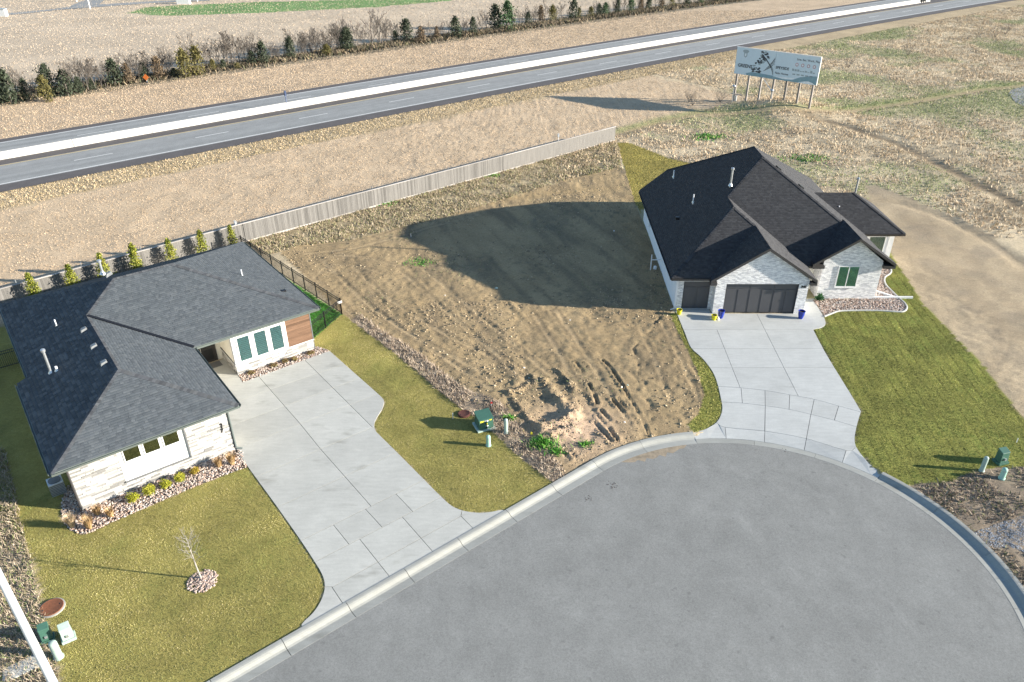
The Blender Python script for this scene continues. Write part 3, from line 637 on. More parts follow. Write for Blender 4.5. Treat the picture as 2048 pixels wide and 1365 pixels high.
# ================================================================ driveways: slab by slab
def seg_int(p, q, a, b):
    r = q - p; s = b - a; d = r[0] * s[1] - r[1] * s[0]
    if abs(d) < 1e-12: return None
    t = ((a - p)[0] * s[1] - (a - p)[1] * s[0]) / d; w = ((a - p)[0] * r[1] - (a - p)[1] * r[0]) / d
    return (t, w) if 0 <= t <= 1 and 0 <= w < 1 else None
def split_poly(poly, ch):
    hits = []
    for i in range(len(ch) - 1):
        for j in range(len(poly)):
            h = seg_int(ch[i], ch[i + 1], poly[j], poly[(j + 1) % len(poly)])
            if h: hits.append((i + h[0], j, h[1], ch[i] + (ch[i + 1] - ch[i]) * h[0]))
    hits.sort(key=lambda t: t[0])
    for h0, h1 in zip(hits[:-1], hits[1:]):
        tm = (h0[0] + h1[0]) / 2; i = int(tm); mp = ch[i] + (ch[min(i + 1, len(ch) - 1)] - ch[i]) * (tm - i)
        if h1[0] - h0[0] < 1e-6 or not inpoly(mp[0], mp[1], poly): continue
        mid = [ch[k] for k in range(int(h0[0]) + 1, int(math.ceil(h1[0]))) if h0[0] < k < h1[0]]
        n = len(poly); A = [h0[3]] + mid + [h1[3]]; j = (h1[1] + 1) % n; B = list(A)
        while True:
            A.append(poly[j])
            if j == h0[1]: break
            j = (j + 1) % n
        if h1[1] == h0[1] and h1[2] <= h0[2]: A = [h0[3]] + mid + [h1[3]]
        k = (h0[1] + 1) % n; Bp = []
        if not (h1[1] == h0[1] and h1[2] > h0[2]):
            while True:
                Bp.append(poly[k])
                if k == h1[1]: break
                k = (k + 1) % n
        B = [h0[3]] + Bp + [h1[3]] + mid[::-1]
        t1 = h1[0] + 1e-4; i = int(t1)
        if i >= len(ch) - 1: return [np.array(A), np.array(B)]
        rest = np.vstack([[ch[i] + (ch[i + 1] - ch[i]) * (t1 - i)], ch[i + 1:]])
        return split_poly(np.array(A), rest) + split_poly(np.array(B), rest)
    return [poly]
def area(p): return .5 * np.sum(p[:, 0] * np.roll(p[:, 1], -1) - np.roll(p[:, 0], -1) * p[:, 1])
def clean(p, eps=.012):
    q = [p[0]]
    for a in p[1:]:
        if np.hypot(*(a - q[-1])) > eps: q.append(a)
    if np.hypot(*(q[0] - q[-1])) < eps: q.pop()
    return np.array(q)
def inset(p, g):
    if area(p) < 0: p = p[::-1]
    n = len(p); out = []
    for i in range(n):
        a, b, c = p[i - 1], p[i], p[(i + 1) % n]
        e1 = (b - a) / (np.hypot(*(b - a)) + 1e-9); e2 = (c - b) / (np.hypot(*(c - b)) + 1e-9)
        n1 = np.array([-e1[1], e1[0]]); n2 = np.array([-e2[1], e2[0]]); mm = n1 + n2; l = mm @ mm
        out.append(b + (mm / l * 2 * g if l > .5 else n1 * g))
    return np.array(out)
def ext(ch, d=.06):
    ch = np.asarray(ch); a = ch[0] - ch[1]; b = ch[-1] - ch[-2]
    return np.vstack([ch[0] + a / np.hypot(*a) * d, ch[1:-1], ch[-1] + b / np.hypot(*b) * d])
def slabs(name, outline, chains, mt, zf):
    root = bpy.data.objects.new(name, None); COL.objects.link(root); root['kind'] = 'structure'; root['base'] = [0., 0., 0.]
    mb = MB(); mb.add([(*p, ZS - .02) for p in inset(clean(outline), .05)], [tuple(range(len(clean(outline))))]); mb.build('joint_filler', 'trimgr', root)
    pcs = [clean(np.asarray(outline))]
    for ch, e in chains:
        c2 = ext(ch, e); nw = []
        for p in pcs: nw += split_poly(p, c2)
        pcs = nw
    for p in pcs:
        p = clean(p)
        if len(p) < 3 or abs(area(p)) < .05: continue
        q = inset(p, .013); top = [(*a, zf(*a)) for a in q]; bot = [(*a, -.20) for a in q]
        mb = MB(); mb.hexa(bot, top); mb.build('slab', mt, root)
    return root
g2 = lambda f, l: PL(f(l))[:, :2]
chL = [(g2(kB, [(515, 625), (1360, 208)]), .5), (g2(kB, [(608, 771), (1480, 322)]), .5), (g2(kB, [(670, 938), (738, 938), (1040, 770), (1340, 605), (1610, 455), (1618, 413)]), .12),
       (g2(kA, [(300, 980), (1350, 590), (1625, 488)]), 1.6), (g2(kA, [(330, 1220), (1010, 955), (1520, 760), (1800, 650)]), 1.6), (np.vstack([g2(kB, [(205, 192)]), g2(kA, [(1230, 1205), (1740, 990), (1785, 970)])]), 1.2), (g2(kB, [(340, 404), (825, 180), (1180, 16)]), 1.6),
       (g2(kA, [(100, 830), (700, 610), (1470, 347)]), 1.6), (g2(kA, [(390, 1060), (420, 1010)]), .01),
       (np.vstack([g2(kA, [(580, 460), (1010, 950), (1220, 1210)]), g2(kB, [(995, 385)])]), .1), (g2(kA, [(1062, 312), (1740, 985)]), .12),
       (g2(kB, [(742, 517), (845, 645)]), .12), (g2(kB, [(962, 410), (1070, 528)]), .12), (g2(kB, [(1168, 305), (1278, 420)]), .12),
       (g2(kB, [(920, 612), (1145, 895)]), .12), (g2(kB, [(1210, 460), (1440, 722)]), .12), (g2(kB, [(732, 942), (822, 1078)]), .12), (g2(kB, [(1610, 455), (1712, 558)]), .12)]
slabs('driveway_left', drive_l, chL, 'conc', lambda x, y: .025)
_a3 = g2(kC, [(395, 918), (680, 945), (980, 1000), (1265, 1085)]); D3 = float(np.mean(np.hypot(*(_a3 - CC).T) - CR)) - .4
def zdr(x, y):
    d = math.hypot(x - CC[0], y - CC[1]) - CR; t = min(max((d - .4) / D3, 0), 1); return ZS + .012 + (.025 - ZS - .012) * t
arc1 = smooth(g2(kC, [(345, 625), (510, 635), (690, 655), (860, 685), (1040, 718), (1210, 765), (1372, 809)]), 3)
arc2 = smooth(g2(kC, [(370, 737), (520, 745), (690, 765), (855, 790), (1010, 825), (1180, 868), (1342, 916)]), 3)
arc3 = smooth(g2(kC, [(335, 883), (395, 918), (680, 945), (980, 1000), (1265, 1085), (1340, 1058)]), 3)
chR = [(arc1, .25), (arc2, .25), (arc3, .1), (g2(kC, [(960, 105), (1035, 220)]), .25), (g2(kC, [(975, 118), (1110, 182)]), .15), (g2(kC, [(985, 118), (1100, 120)]), .15),
       (g2(kC, [(148, 352), (1112, 352)]), .3), (g2(kC, [(290, 490), (1185, 487)]), .3), (g2(kC, [(90, 216), (1025, 213)]), .3), (g2(kC, [(305, 135), (505, 637)]), .15), (g2(kC, [(620, 95), (920, 692)]), .15),
       (g2(kC, [(510, 632), (520, 748)]), .1), (g2(kC, [(682, 652), (684, 768)]), .1), (g2(kC, [(860, 683), (855, 792)]), .1), (g2(kC, [(1036, 716), (1012, 828)]), .1), (g2(kC, [(1212, 763), (1180, 870)]), .1),
       (g2(kC, [(684, 764), (680, 1062)]), .15), (g2(kC, [(1012, 824), (958, 1118)]), .15), (g2(kC, [(396, 918), (412, 1035)]), .15), (g2(kC, [(1265, 1085), (1228, 1200)]), .15)]
slabs('driveway_right', drive_r, chR, 'conc2', zdr)
# ================================================================ highway
hw = bpy.data.objects.new('highway', None); COL.objects.link(hw); hw['kind'] = 'structure'; hw['base'] = [0., 0., 0.]
SS = list(np.arange(-110, 330, 8.0))
def strip(name, n0, n1, z, mt, s0=None, s1=None, par=hw):
    ss = [s for s in SS if (s0 is None or s > s0) and (s1 is None or s < s1)]
    if s0 is not None: ss = [s0] + ss
    if s1 is not None: ss = ss + [s1]
    mb = MB(); V = []
    for s in ss: V += [HP(s, n0, z), HP(s, n1, z)]
    mb.add(V, [(2 * i, 2 * i + 2, 2 * i + 3, 2 * i + 1) for i in range(len(ss) - 1)]); return mb.build(name, mt, par)
strip('shoulder', -2.75, 19.0, .03, 'hwsh')
strip('carriageway', -.35, 7.3, .036, 'hw'); strip('carriageway', 11.4, 17.5, .036, 'hw')
strip('edge_line', -.12, .10, .042, 'wline'); strip('edge_line', 6.95, 7.15, .042, 'yline'); strip('edge_line', 17.1, 17.3, .042, 'wline')
for k in range(-7, 22):
    s = 8 + 13.9 * k; strip('lane_dash', 3.60, 3.76, .042, 'wline', s, s + 4.2); strip('lane_dash', 14.3, 14.46, .042, 'wline', s + 2.5, s + 6.7)
bar = thing('median_barrier', HP(60, 9.8), 'long pale concrete median barrier between the two carriageways of the highway', 'barrier')
BP = [(9.45, .02), (9.45, .12), (9.62, .32), (9.68, .86), (9.92, .86), (9.98, .32), (10.15, .12), (10.15, .02)]
for k in range(-11, 34):
    s0 = k * 9.2; s1 = s0 + 9.14
    if 205 < s0 < 212: continue
    mb = MB(); V = []; n = len(BP); ss = np.linspace(s0, s1, 3)
    for s in ss: V += [HP(s, a, b) for a, b in BP]
    Fs = [(i * n + q, i * n + (q + 1) % n, (i + 1) * n + (q + 1) % n, (i + 1) * n + q) for i in range(2) for q in range(n)] + [tuple(range(n))[::-1], tuple(2 * n + q for q in range(n))]
    mb.add(V, Fs); mb.build('barrier_section', 'barrier', bar)
# ================================================================ roofs
def roof_tabs(fr, faces, expo, pal, var, lift=(.008, .022)):
    V = []; Fq = []; C = []
    for poly in faces:
        p = np.array([fr.W(*q) for q in poly]); n = np.zeros(3)
        for i in range(1, len(p) - 1): n += np.cross(p[i] - p[0], p[i + 1] - p[0])
        n /= np.linalg.norm(n); n = n if n[2] > 0 else -n
        s = np.cross([0, 0, 1.], n); s /= np.linalg.norm(s); t = np.cross(n, s)
        o = p[0]; ps = (p - o) @ s; pt = (p - o) @ t; tref = o[2] / t[2]
        k0 = math.floor((pt.min() + tref) / expo - 1e-6); t0 = k0 * expo - tref
        def rng_at(tt):
            xs = []
            for i in range(len(p)):
                a, b = pt[i], pt[(i + 1) % len(p)]
                if (a <= tt <= b) or (b <= tt <= a):
                    if abs(b - a) < 1e-9: xs += [ps[i], ps[(i + 1) % len(p)]]
                    else: xs.append(ps[i] + (ps[(i + 1) % len(p)] - ps[i]) * (tt - a) / (b - a))
            return (min(xs), max(xs)) if xs else None
        while t0 < pt.max() - 1e-4:
            ta = max(t0, pt.min() + 1e-5); tb = min(t0 + expo, pt.max() - 1e-5); t0 += expo
            if tb - ta < .01: continue
            r0 = rng_at(ta); r1 = rng_at(tb)
            if not r0 or not r1: continue
            x = min(r0[0], r1[0]) - random.random() * .3; end = max(r0[1], r1[1])
            while x < end:
                w = random.uniform(.12, .32); a, b = x, x + w; x = b
                q = [max(a, r0[0]), min(b, r0[1]), min(b, r1[1]), max(a, r1[0])]
                if q[1] <= q[0]:
                    q[0] = q[1] = min(max((q[0] + q[1]) / 2, r0[0]), r0[1])
                if q[2] <= q[3]:
                    q[2] = q[3] = min(max((q[2] + q[3]) / 2, r1[0]), r1[1])
                if q[1] - q[0] < .004 and q[2] - q[3] < .004: continue
                h = random.uniform(*lift); base = len(V)
                pts = [o + s * q[0] + t * ta + n * h, o + s * q[1] + t * ta + n * h, o + s * q[2] + t * tb + n * .004, o + s * q[3] + t * tb + n * .004, o + s * q[0] + t * ta - n * .004, o + s * q[1] + t * ta - n * .004]
                V += pts; Fq += [(base, base + 1, base + 2, base + 3), (base + 4, base + 5, base + 1, base)]
                c = np.array(random.choice(pal)) * (1 + var * random.uniform(-1, 1)); C += [c] * 6
    return np.array(V), np.array(Fq), np.array(C)
def roof_deck(fr, faces, th, par, mt, name='roof'):
    mb = MB()
    for f in faces:
        top = [fr.W(*q) for q in f]; bot = [p - np.array([0, 0, th]) for p in top]
        mb.hexa(bot, top)
    return mb.build(name, mt, par)
def caps(fr, lines, par, pal, w=.16, step=.19):
    V = []; Fq = []; C = []
    for a, b, n1, n2 in lines:
        A = fr.W(*a); B = fr.W(*b); d = B - A; L = np.linalg.norm(d); d /= L
        for side in (n1, n2):
            pass
        k = 0; x = 0.0
        while x < L - .02:
            x1 = min(x + step + .02, L); c = np.array(random.choice(pal)) * random.uniform(.75, 1.2)
            for (su, sv, sz) in (n1, n2):
                e = fr.u * su + fr.v * sv + np.array([0, 0, sz]); e = e - d * (e @ d); e /= np.linalg.norm(e)
                bs = len(V); up = np.array([0, 0, .034]); up2 = np.array([0, 0, .022])
                V += [A + d * x + up, A + d * x1 + up2, A + d * x1 + e * w + up2 * .8, A + d * x + e * w + up * .8]; Fq.append((bs, bs + 1, bs + 2, bs + 3)); C += [c] * 4
            x += step
    off = base_of(par); return link('ridge_caps', mesh_np(np.array(V) - off, np.array(Fq), np.array(C)), 'shingle_l', par, kind='stuff')
def on_plane(x, y, fr, face):
    p = np.array([fr.W(*q) for q in face[:3]]); n = np.cross(p[1] - p[0], p[2] - p[0]); d = ray(x, y); c = np.array([0, 0, H])
    return c + d * ((p[0] - c) @ n / (d @ n))
def window(fr, par, v, u0, u1, z0, z1, fw=.06, mull=(), dep=.05, glass='glass', nbl=0, fmat='white', back='dark', sill=True):
    """window on a wall that faces -v; part with sub-parts"""
    mb = MB()
    for a, b, c, d in ((u0 - fw, u1 + fw, z0 - fw, z0), (u0 - fw, u1 + fw, z1, z1 + fw), (u0 - fw, u0, z0, z1), (u1, u1 + fw, z0, z1)): mb.fbox(fr, a, b, v - dep, v + .01, c, d)
    for mu in mull: mb.fbox(fr, mu - fw * .45, mu + fw * .45, v - dep * .9, v + .01, z0, z1)
    if sill: mb.fbox(fr, u0 - fw - .03, u1 + fw + .03, v - dep - .035, v + .01, z0 - fw - .05, z0 - fw - .003)
    w = mb.build('window', fmat, par)
    mb = MB(); mb.fbox(fr, u0 + .002, u1 - .002, v - dep * .55, v - dep * .55 + .006, z0 + .002, z1 - .002); mb.build('pane', glass, w)
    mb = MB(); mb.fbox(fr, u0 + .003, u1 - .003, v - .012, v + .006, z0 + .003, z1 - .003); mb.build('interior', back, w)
    if nbl:
        mb = MB(); h = (z1 - z0) / nbl
        for k in range(nbl):
            a = z0 + k * h + h * .1
            mb.hexa([fr.W(u0 + .02, v - .020, a), fr.W(u1 - .02, v - .020, a), fr.W(u1 - .02, v - .014, a + h * .75), fr.W(u0 + .02, v - .014, a + h * .75)],
                    [fr.W(u0 + .02, v - .022, a + .004), fr.W(u1 - .02, v - .022, a + .004), fr.W(u1 - .02, v - .016, a + h * .75 + .004), fr.W(u0 + .02, v - .016, a + h * .75 + .004)])
        mb.build('blind', 'blind', w)
    return w
def pipe(par, p, r, h, mt, cap=False, name='vent_pipe'):
    mb = MB(); mb.tube([p - [0, 0, .2], p + [0, 0, h]], r, 10); o = mb.build(name, mt, par, True)
    mb = MB(); mb.lathe(p - [0, 0, .08], [(r * 2.3, 0), (r * 2.1, .06), (r * 1.3, .14), (r * 1.05, .22)], 10); mb.build('flashing', 'galv', o, True)
    if cap:
        mb = MB(); mb.lathe(p + [0, 0, h - .02], [(r * 1.05, 0), (r * 1.7, .03), (r * 1.7, .14), (r * 1.2, .18), (r * .3, .2)], 12); mb.build('cap', 'galv', o, True)
    return o
# ================================================================ left house
hl = thing('house', FL.W(0, 0), 'single storey house with grey hip roof, white stone front and number 937', 'house')
m_ = .385; E0 = 3.1; ZA = E0 + m_ * 4.55; ZR = E0 + m_ * 6.85
A_ = (-3.95, 11.45, ZA); B_ = (-3.95, 3.95, ZA); R1_ = (-1.65, 13.75, ZR); R2_ = (1.9, 13.75, ZR)
def wz(u): return E0 + m_ * (u + 8.5)
LF = {'w1': [(-8.5, -.6, E0), B_, (-3.95, 9.05, ZA), (-8.5, 9.05, E0)],
      'w2': [(-7.9, 9.05, wz(-7.9)), (-3.95, 9.05, ZA), A_, R1_, (-7.9, 20.0, wz(-7.9))],
      'wf': [(-8.5, -.6, E0), (.6, -.6, E0), B_], 'we': [(.6, -.6, E0), (.6, 6.9, E0), A_, B_],
      'mf': [(.6, 6.9, E0), (8.75, 6.9, E0), R2_, R1_, A_], 'me': [(8.75, 6.9, E0), (8.75, 20.6, E0), R2_],
      'mb': [(8.75, 20.6, E0), (-7.9, 20.6, E0), (-7.9, 20.0, wz(-7.9)), R1_, R2_]}
roofL = roof_deck(FL, LF.values(), .20, hl, 'gutter')
V, Fq, C = roof_tabs(FL, [LF[k] for k in ('wf', 'we', 'mf', 'me', 'mb')], .16, [(.058, .068, .078), (.065, .075, .086), (.052, .061, .071), (.072, .082, .092), (.061, .071, .081)], .08, (.004, .024))
link('shingles', mesh_np(V - base_of(hl), Fq, C), 'shingle_l', roofL, kind='stuff')
V, Fq, C = roof_tabs(FL, [LF['w1'], LF['w2']], .215, [(.072, .081, .090), (.083, .092, .101), (.064, .072, .081), (.11, .12, .13)], .10, (.002, .042))
link('shingles', mesh_np(V - base_of(hl), Fq, C), 'shingle_l', roofL, kind='stuff')
palL = [(.085, .09, .097), (.075, .08, .088), (.095, .10, .105)]
caps(FL, [((-8.5, -.6, E0), B_, (1, -1, -.3), (-1, 1, -.3)), ((.6, -.6, E0), B_, (1, 1, -.4), (-1, -1, -.4)), (B_, A_, (1, 0, -m_), (-1, 0, -m_)), (A_, R1_, (-1, 1, -.3), (1, -1, -.3)), (R1_, R2_, (0, 1, -m_), (0, -1, -m_)), ((8.75, 6.9, E0), R2_, (1, 1, -.3), (-1, -1, -.3))], roofL, palL)
mb = MB(); a = FL.W(.62, 6.9, E0 + .03); b = FL.W(-3.85, 11.37, ZA + .02); d = (FL.u - FL.v) * 0; e = (FL.u * .5 + FL.v * .5); e /= np.linalg.norm(e)
mb.hexa([a - e * .11 - [0, 0, .03], a + e * .11 - [0, 0, .03], b + e * .09 - [0, 0, .03], b - e * .09 - [0, 0, .03]], [a - e * .11 + [0, 0, .03], a + e * .11 + [0, 0, .03], b + e * .09 + [0, 0, .03], b - e * .09 + [0, 0, .03]])
mb.build('valley_flashing', 'black', roofL)
def gutter(fr, par, a, b, out, mt, z):
    """k-style gutter outside the eave line a-b (u,v), out = outward dir"""
    A = fr.W(*a, z); B = fr.W(*b, z); d = (B - A) / np.linalg.norm(B - A); o = fr.u * out[0] + fr.v * out[1]
    mb = MB(); prof = [(.004, -.14), (.07, -.14), (.125, -.02), (.125, .0), (.115, .0), (.105, -.02), (.06, -.125), (.004, -.125)]
    n = len(prof); V = [A + o * x + np.array([0, 0, y]) for x, y in prof] + [B + o * x + np.array([0, 0, y]) for x, y in prof]
    mb.add(V, [(i, (i + 1) % n, n + (i + 1) % n, n + i) for i in range(n)] + [tuple(range(n))[::-1], tuple(range(n, 2 * n))]); return mb.build('gutter', mt, par)
for a, b, o_, z in (((-8.5, -.6), (.6, -.6), (0, -1), E0 - .01), ((.6, -.6), (.6, 6.78), (1, 0), E0 - .01), ((.72, 6.9), (8.75, 6.9), (0, -1), E0 - .01), ((8.75, 6.9), (8.75, 20.6), (1, 0), E0 - .01), ((-8.5, -.6), (-8.5, 9.05), (-1, 0), E0 - .01), ((-7.9, 9.1), (-7.9, 20.0), (-1, 0), wz(-7.9) - .01)):
    gutter(FL, roofL, a, b, o_, 'gutter', z)
# walls
def soffitless(z): return z
mb = MB(); mb.fbox(FL, -7.8, 0, 0, 11.8, -.3, 2.95); mb.build('wall', 'cream', hl)
mb = MB(); mb.fbox(FL, -7.25, 8.15, 9.9, 20.0, -.3, 2.96); mb.build('wall', 'cream', hl)
mb = MB(); mb.fbox(FL, 2.85, 8.15, 7.24, 10.0, -.3, 2.955); mb.build('wall', 'cream', hl)
for f, u0, u1 in (('w1', 0, 0),): pass
mb = MB(); mb.fbox(FL, -8.42, .5, -.52, 6.7, 2.86, 2.9); mb.fbox(FL, .5, 8.67, 6.98, 20.4, 2.862, 2.902); mb.fbox(FL, -7.8, .5, 6.7, 20.4, 2.858, 2.898); mb.build('soffit', 'white', roofL)
# front panel with three windows
pu = [FL.onv(*q, 0) for q in kE([(600, 575), (692, 832), (1278, 598), (1195, 335)])]
PU0 = (pu[0][0] + pu[1][0]) / 2; PU1 = (pu[2][0] + pu[3][0]) / 2; PZ0 = (pu[1][1] + pu[2][1]) / 2; PZ1 = 2.88
wins = [[(655, 550), (800, 502), (828, 600), (690, 650)], [(840, 480), (975, 430), (1003, 530), (870, 583)], [(1018, 410), (1150, 365), (1178, 465), (1045, 512)]]
mb = MB(); mb.fbox(FL, PU0, PU1, -.03, .0, PZ0, PZ1); mb.build('panel', 'white', hl)
mb = MB(); mb.fbox(FL, PU0 - .02, PU1 + .05, -.115, .0, PZ0 - .07, PZ0 - .001); mb.fbox(FL, PU1 + .001, PU1 + .07, -.11, .0, PZ0, PZ1); mb.build('panel_trim', 'trimgr', hl)
for w in wins:
    q = [FL.onv(*p, -.03) for p in kE(w)]; us = sorted(a[0] for a in q); zs = sorted(a[1] for a in q)
    window(FL, hl, -.031, (us[0] + us[1]) / 2, (us[2] + us[3]) / 2, (zs[0] + zs[1]) / 2, (zs[2] + zs[3]) / 2, .05, glass='glassdk', sill=False)
# stone veneer
def stones(fr, par, u0, u1, z0, z1, v, hole=None, along='u', fixed=0.0, row=.105):
    mb = MB(); z = z0
    while z < z1 - .01:
        h = min(row * random.uniform(.75, 1.25), z1 - z); x = u0
        while x < u1 - .01:
            w = min(random.uniform(.22, .75), u1 - x)
            if u1 - x - w < .1: w = u1 - x
            segs = [(x, x + w)]
            if hole and z + h > hole[2] and z < hole[3]:
                segs = [(a, b) for a, b in ((x, min(x + w, hole[0])), (max(x, hole[1]), x + w)) if b - a > .02]
            for a, b in segs:
                d = random.uniform(.018, .05); g = random.choice([.40, .44, .36, .42, .31, .25, .40, .20]); c = (g, g * .985, g * .95)
                if along == 'u': mb.fbox(fr, a + .004, b - .004, v - d, v, z + .004, z + h - .004, c)
                else: mb.fbox(fr, v - d, v, a + .004, b - .004, z + .004, z + h - .004, c)
            x += w
        z += h
    return mb.build('stone_veneer', 'stone', par, kind='stuff')
stones(FL, hl, -7.8, 0, -.02, 2.9, 0, (PU0 - .02, PU1 + .07, PZ0 - .07, 3))
stones(FL, hl, 2.85, 8.15, -.02, .72, 7.24); stones(FL, hl, 7.24, 9.85, -.02, .72, 2.85, along='v')
mb = MB(); mb.fbox(FL, 2.78, 8.2, 7.17, 7.24, .722, .78); mb.fbox(FL, 2.78, 2.85, 7.17, 9.85, .722, .78); mb.build('stone_cap', 'white', hl)
mb = MB(); mb.fbox(FL, 2.80, 2.86, 7.185, 7.235, .782, 2.86); mb.build('corner_trim', 'trimgr', hl); mb = MB(); mb.fbox(FL, -.0, .05, -.04, .03, 0, 2.86); mb.build('corner_trim', 'trimgr', hl); mb = MB(); mb.fbox(FL, 8.12, 8.18, 7.19, 7.3, .0, 2.86); mb.build('corner_trim', 'trimgr', hl); mb = MB(); mb.fbox(FL, -7.85, -7.79, -.055, .03, 0, 2.86); mb.build('corner_trim', 'trimgr', hl); mb = MB(); mb.fbox(FL, 2.80, 2.848, 7.24, 9.88, .79, .85); mb.build('corner_trim', 'trimgr', hl)
rq = [[(370, 95), (490, 60), (530, 290), (415, 325)], [(540, 45), (655, 5), (697, 235), (582, 270)], [(705, -10), (820, -45), (850, 180), (740, 215)]]
ww = []
for w in rq:
    q = [FL.onv(*p, 7.18) for p in kA(w)]; us = sorted(a[0] for a in q); zs = sorted(a[1] for a in q)
    ww.append(((us[0] + us[1]) / 2, (us[2] + us[3]) / 2))
    wu = ww[-1]
mb = MB(); mb.fbox(FL, 2.87, ww[2][1] + .3, 7.20, 7.24, .782, 2.86); mb.build('panel', 'white', hl)
for a, b in ww: window(FL, hl, 7.199, a, b, .95, 2.62, .07, glass='glass', nbl=13, back='dark', sill=False)
WP0 = ww[2][1] + .3
bh = .16
for k in range(13):
    z0 = .785 + k * bh; z1 = min(z0 + bh - .008, 2.86)
    if z0 > 2.84: break
    mb = MB(); mb.fbox(FL, WP0 + .003, 8.12, 7.205, 7.24, z0, z1); mb.build('cladding_board', 'panelwood', hl)
# porch: front door, side light, wood soffit return, mat
dr = MB(); dr.fbox(FL, 1.45, 2.42, 9.85, 9.9, .03, 2.2); do = dr.build('front_door', 'door', hl)
for zz in (.2, 1.2):
    mb = MB(); mb.fbox(FL, 1.6, 2.27, 9.835, 9.85, zz, zz + .8); mb.build('door_panel', 'black', do)
mb = MB(); mb.tube([FL.W(1.53, 9.79, .95), FL.W(1.53, 9.79, 1.35)], .015, 8); mb.fbox(FL, 1.51, 1.55, 9.79, 9.85, .97, .99); mb.fbox(FL, 1.51, 1.55, 9.79, 9.85, 1.31, 1.33); mb.build('handle', 'galv', do)
mb = MB()
for a, b, c, d in ((1.37, 1.45, .03, 2.28), (2.42, 2.5, .03, 2.28), (1.45, 2.42, 2.2, 2.28)): mb.fbox(FL, a, b, 9.84, 9.9, c, d)
mb.build('door_frame', 'trimdk', hl)
for k in range(8):
    mb = MB(); mb.fbox(FL, .02, 1.36, 9.86, 9.9, .05 + k * .33, .05 + k * .33 + .32); mb.build('cladding_board', 'panelwood', hl)
mb = MB(); mb.fbox(FL, 1.35, 2.5, 9.0, 9.7, .03, .045); mt_ = mb.build('door_mat', 'trimgr'); setp(mt_, 'grey door mat lying in front of the dark entry door of 937', 'mat')
# garage doors on the side of the front wing
for v0 in (1.0, 4.1):
    mb = MB(); mb.fbox(FL, -.0, .03, v0, v0 + 2.6, .02, 2.35); g = mb.build('garage_door', 'gdoor', hl)
    for k in range(4):
        mb = MB(); mb.fbox(FL, .03, .045, v0 + .05, v0 + 2.55, .05 + k * .575, .6 + k * .575); mb.build('door_section', 'gdoor', g)
# downspouts
for (u, v, du) in ((.07, -.03, .28), (-7.86, -.02, -.3)):
    mb = MB(); mb.tube([FL.W(u, v - .5, 2.95), FL.W(u, v - .06, 2.72), FL.W(u, v - .06, .25), FL.W(u + du * .2, v - .1, .12), FL.W(u + du, v - .2, .06)], .045, 6); mb.build('downspout', 'gutter' if du > 0 else 'trimdk', hl, True)
for ch, p in zip('937', kE([(1556, 318), (1560, 345), (1566, 371)])):
    u, z = FL.onv(*p, -.06); me = text_mesh(ch, .30, .012, 'CENTER', .006); o = link('house_number', me, 'black', hl)
    o.rotation_euler = (math.pi / 2, 0, FL.a); o.location = FL.W(u, -.062, z - .12) - base_of(hl)
# roof furniture
for px in ((113, 652), (484, 551)):
    f = LF['w2'] if px[0] < 300 else LF['me']; pipe(hl, on_plane(*px, FL, f), .04, .42, 'pvc')
pipe(hl, on_plane(102, 745, FL, LF['w1']), .075, 1.35, 'galv', True, 'flue'); pipe(hl, on_plane(114, 741, FL, LF['w1']), .07, .25, 'pvc')
pipe(hl, on_plane(205, 546, FL, LF['w2']), .085, .75, 'galv', True, 'flue')
for px in ((168, 661), (188, 694), (208, 727), (218, 549)):
    p = on_plane(*px, FL, LF['w2']); l = FL.L(p); mb = MB()
    mb.hexa([FL.W(l[0] - .22, l[1] - .2, l[2] - .12), FL.W(l[0] + .2, l[1] - .2, l[2] + .04), FL.W(l[0] + .2, l[1] + .2, l[2] + .04), FL.W(l[0] - .22, l[1] + .2, l[2] - .12)],
            [FL.W(l[0] - .14, l[1] - .13, l[2] + .10), FL.W(l[0] + .12, l[1] - .13, l[2] + .17), FL.W(l[0] + .12, l[1] + .13, l[2] + .17), FL.W(l[0] - .14, l[1] + .13, l[2] + .10)])
    mb.build('roof_vent', 'vent', hl)
p = on_plane(567, 583, FL, LF['me']); mb = MB(); l = FL.L(p); mb.fbox(FL, l[0] - .15, l[0] + .15, l[1] - .12, l[1] + .12, l[2] - .1, l[2] + .09); mb.build('roof_vent', 'black', hl)
# air conditioner in the shaded side bed
ac = thing('air_conditioner', FL.W(-8.5, 2.2), 'pale grey air conditioning unit in the shade beside the left wall', 'air conditioner')
mb = MB(); mb.fbox(FL, -8.85, -8.15, 1.9, 2.6, -.02, .75); mb.build('casing', 'galv', ac, bevel=.02); mb = MB(); mb.lathe(FL.W(-8.5, 2.25, .75), [(.3, 0), (.3, .03), (.04, .05)], 16); mb.build('fan_grille', 'trimgr', ac)
mb = MB()
for k in range(7): mb.fbox(FL, -8.86, -8.14, 1.892, 1.897, .08 + k * .09, .12 + k * .09)
mb.build('louvre', 'trimgr', ac)
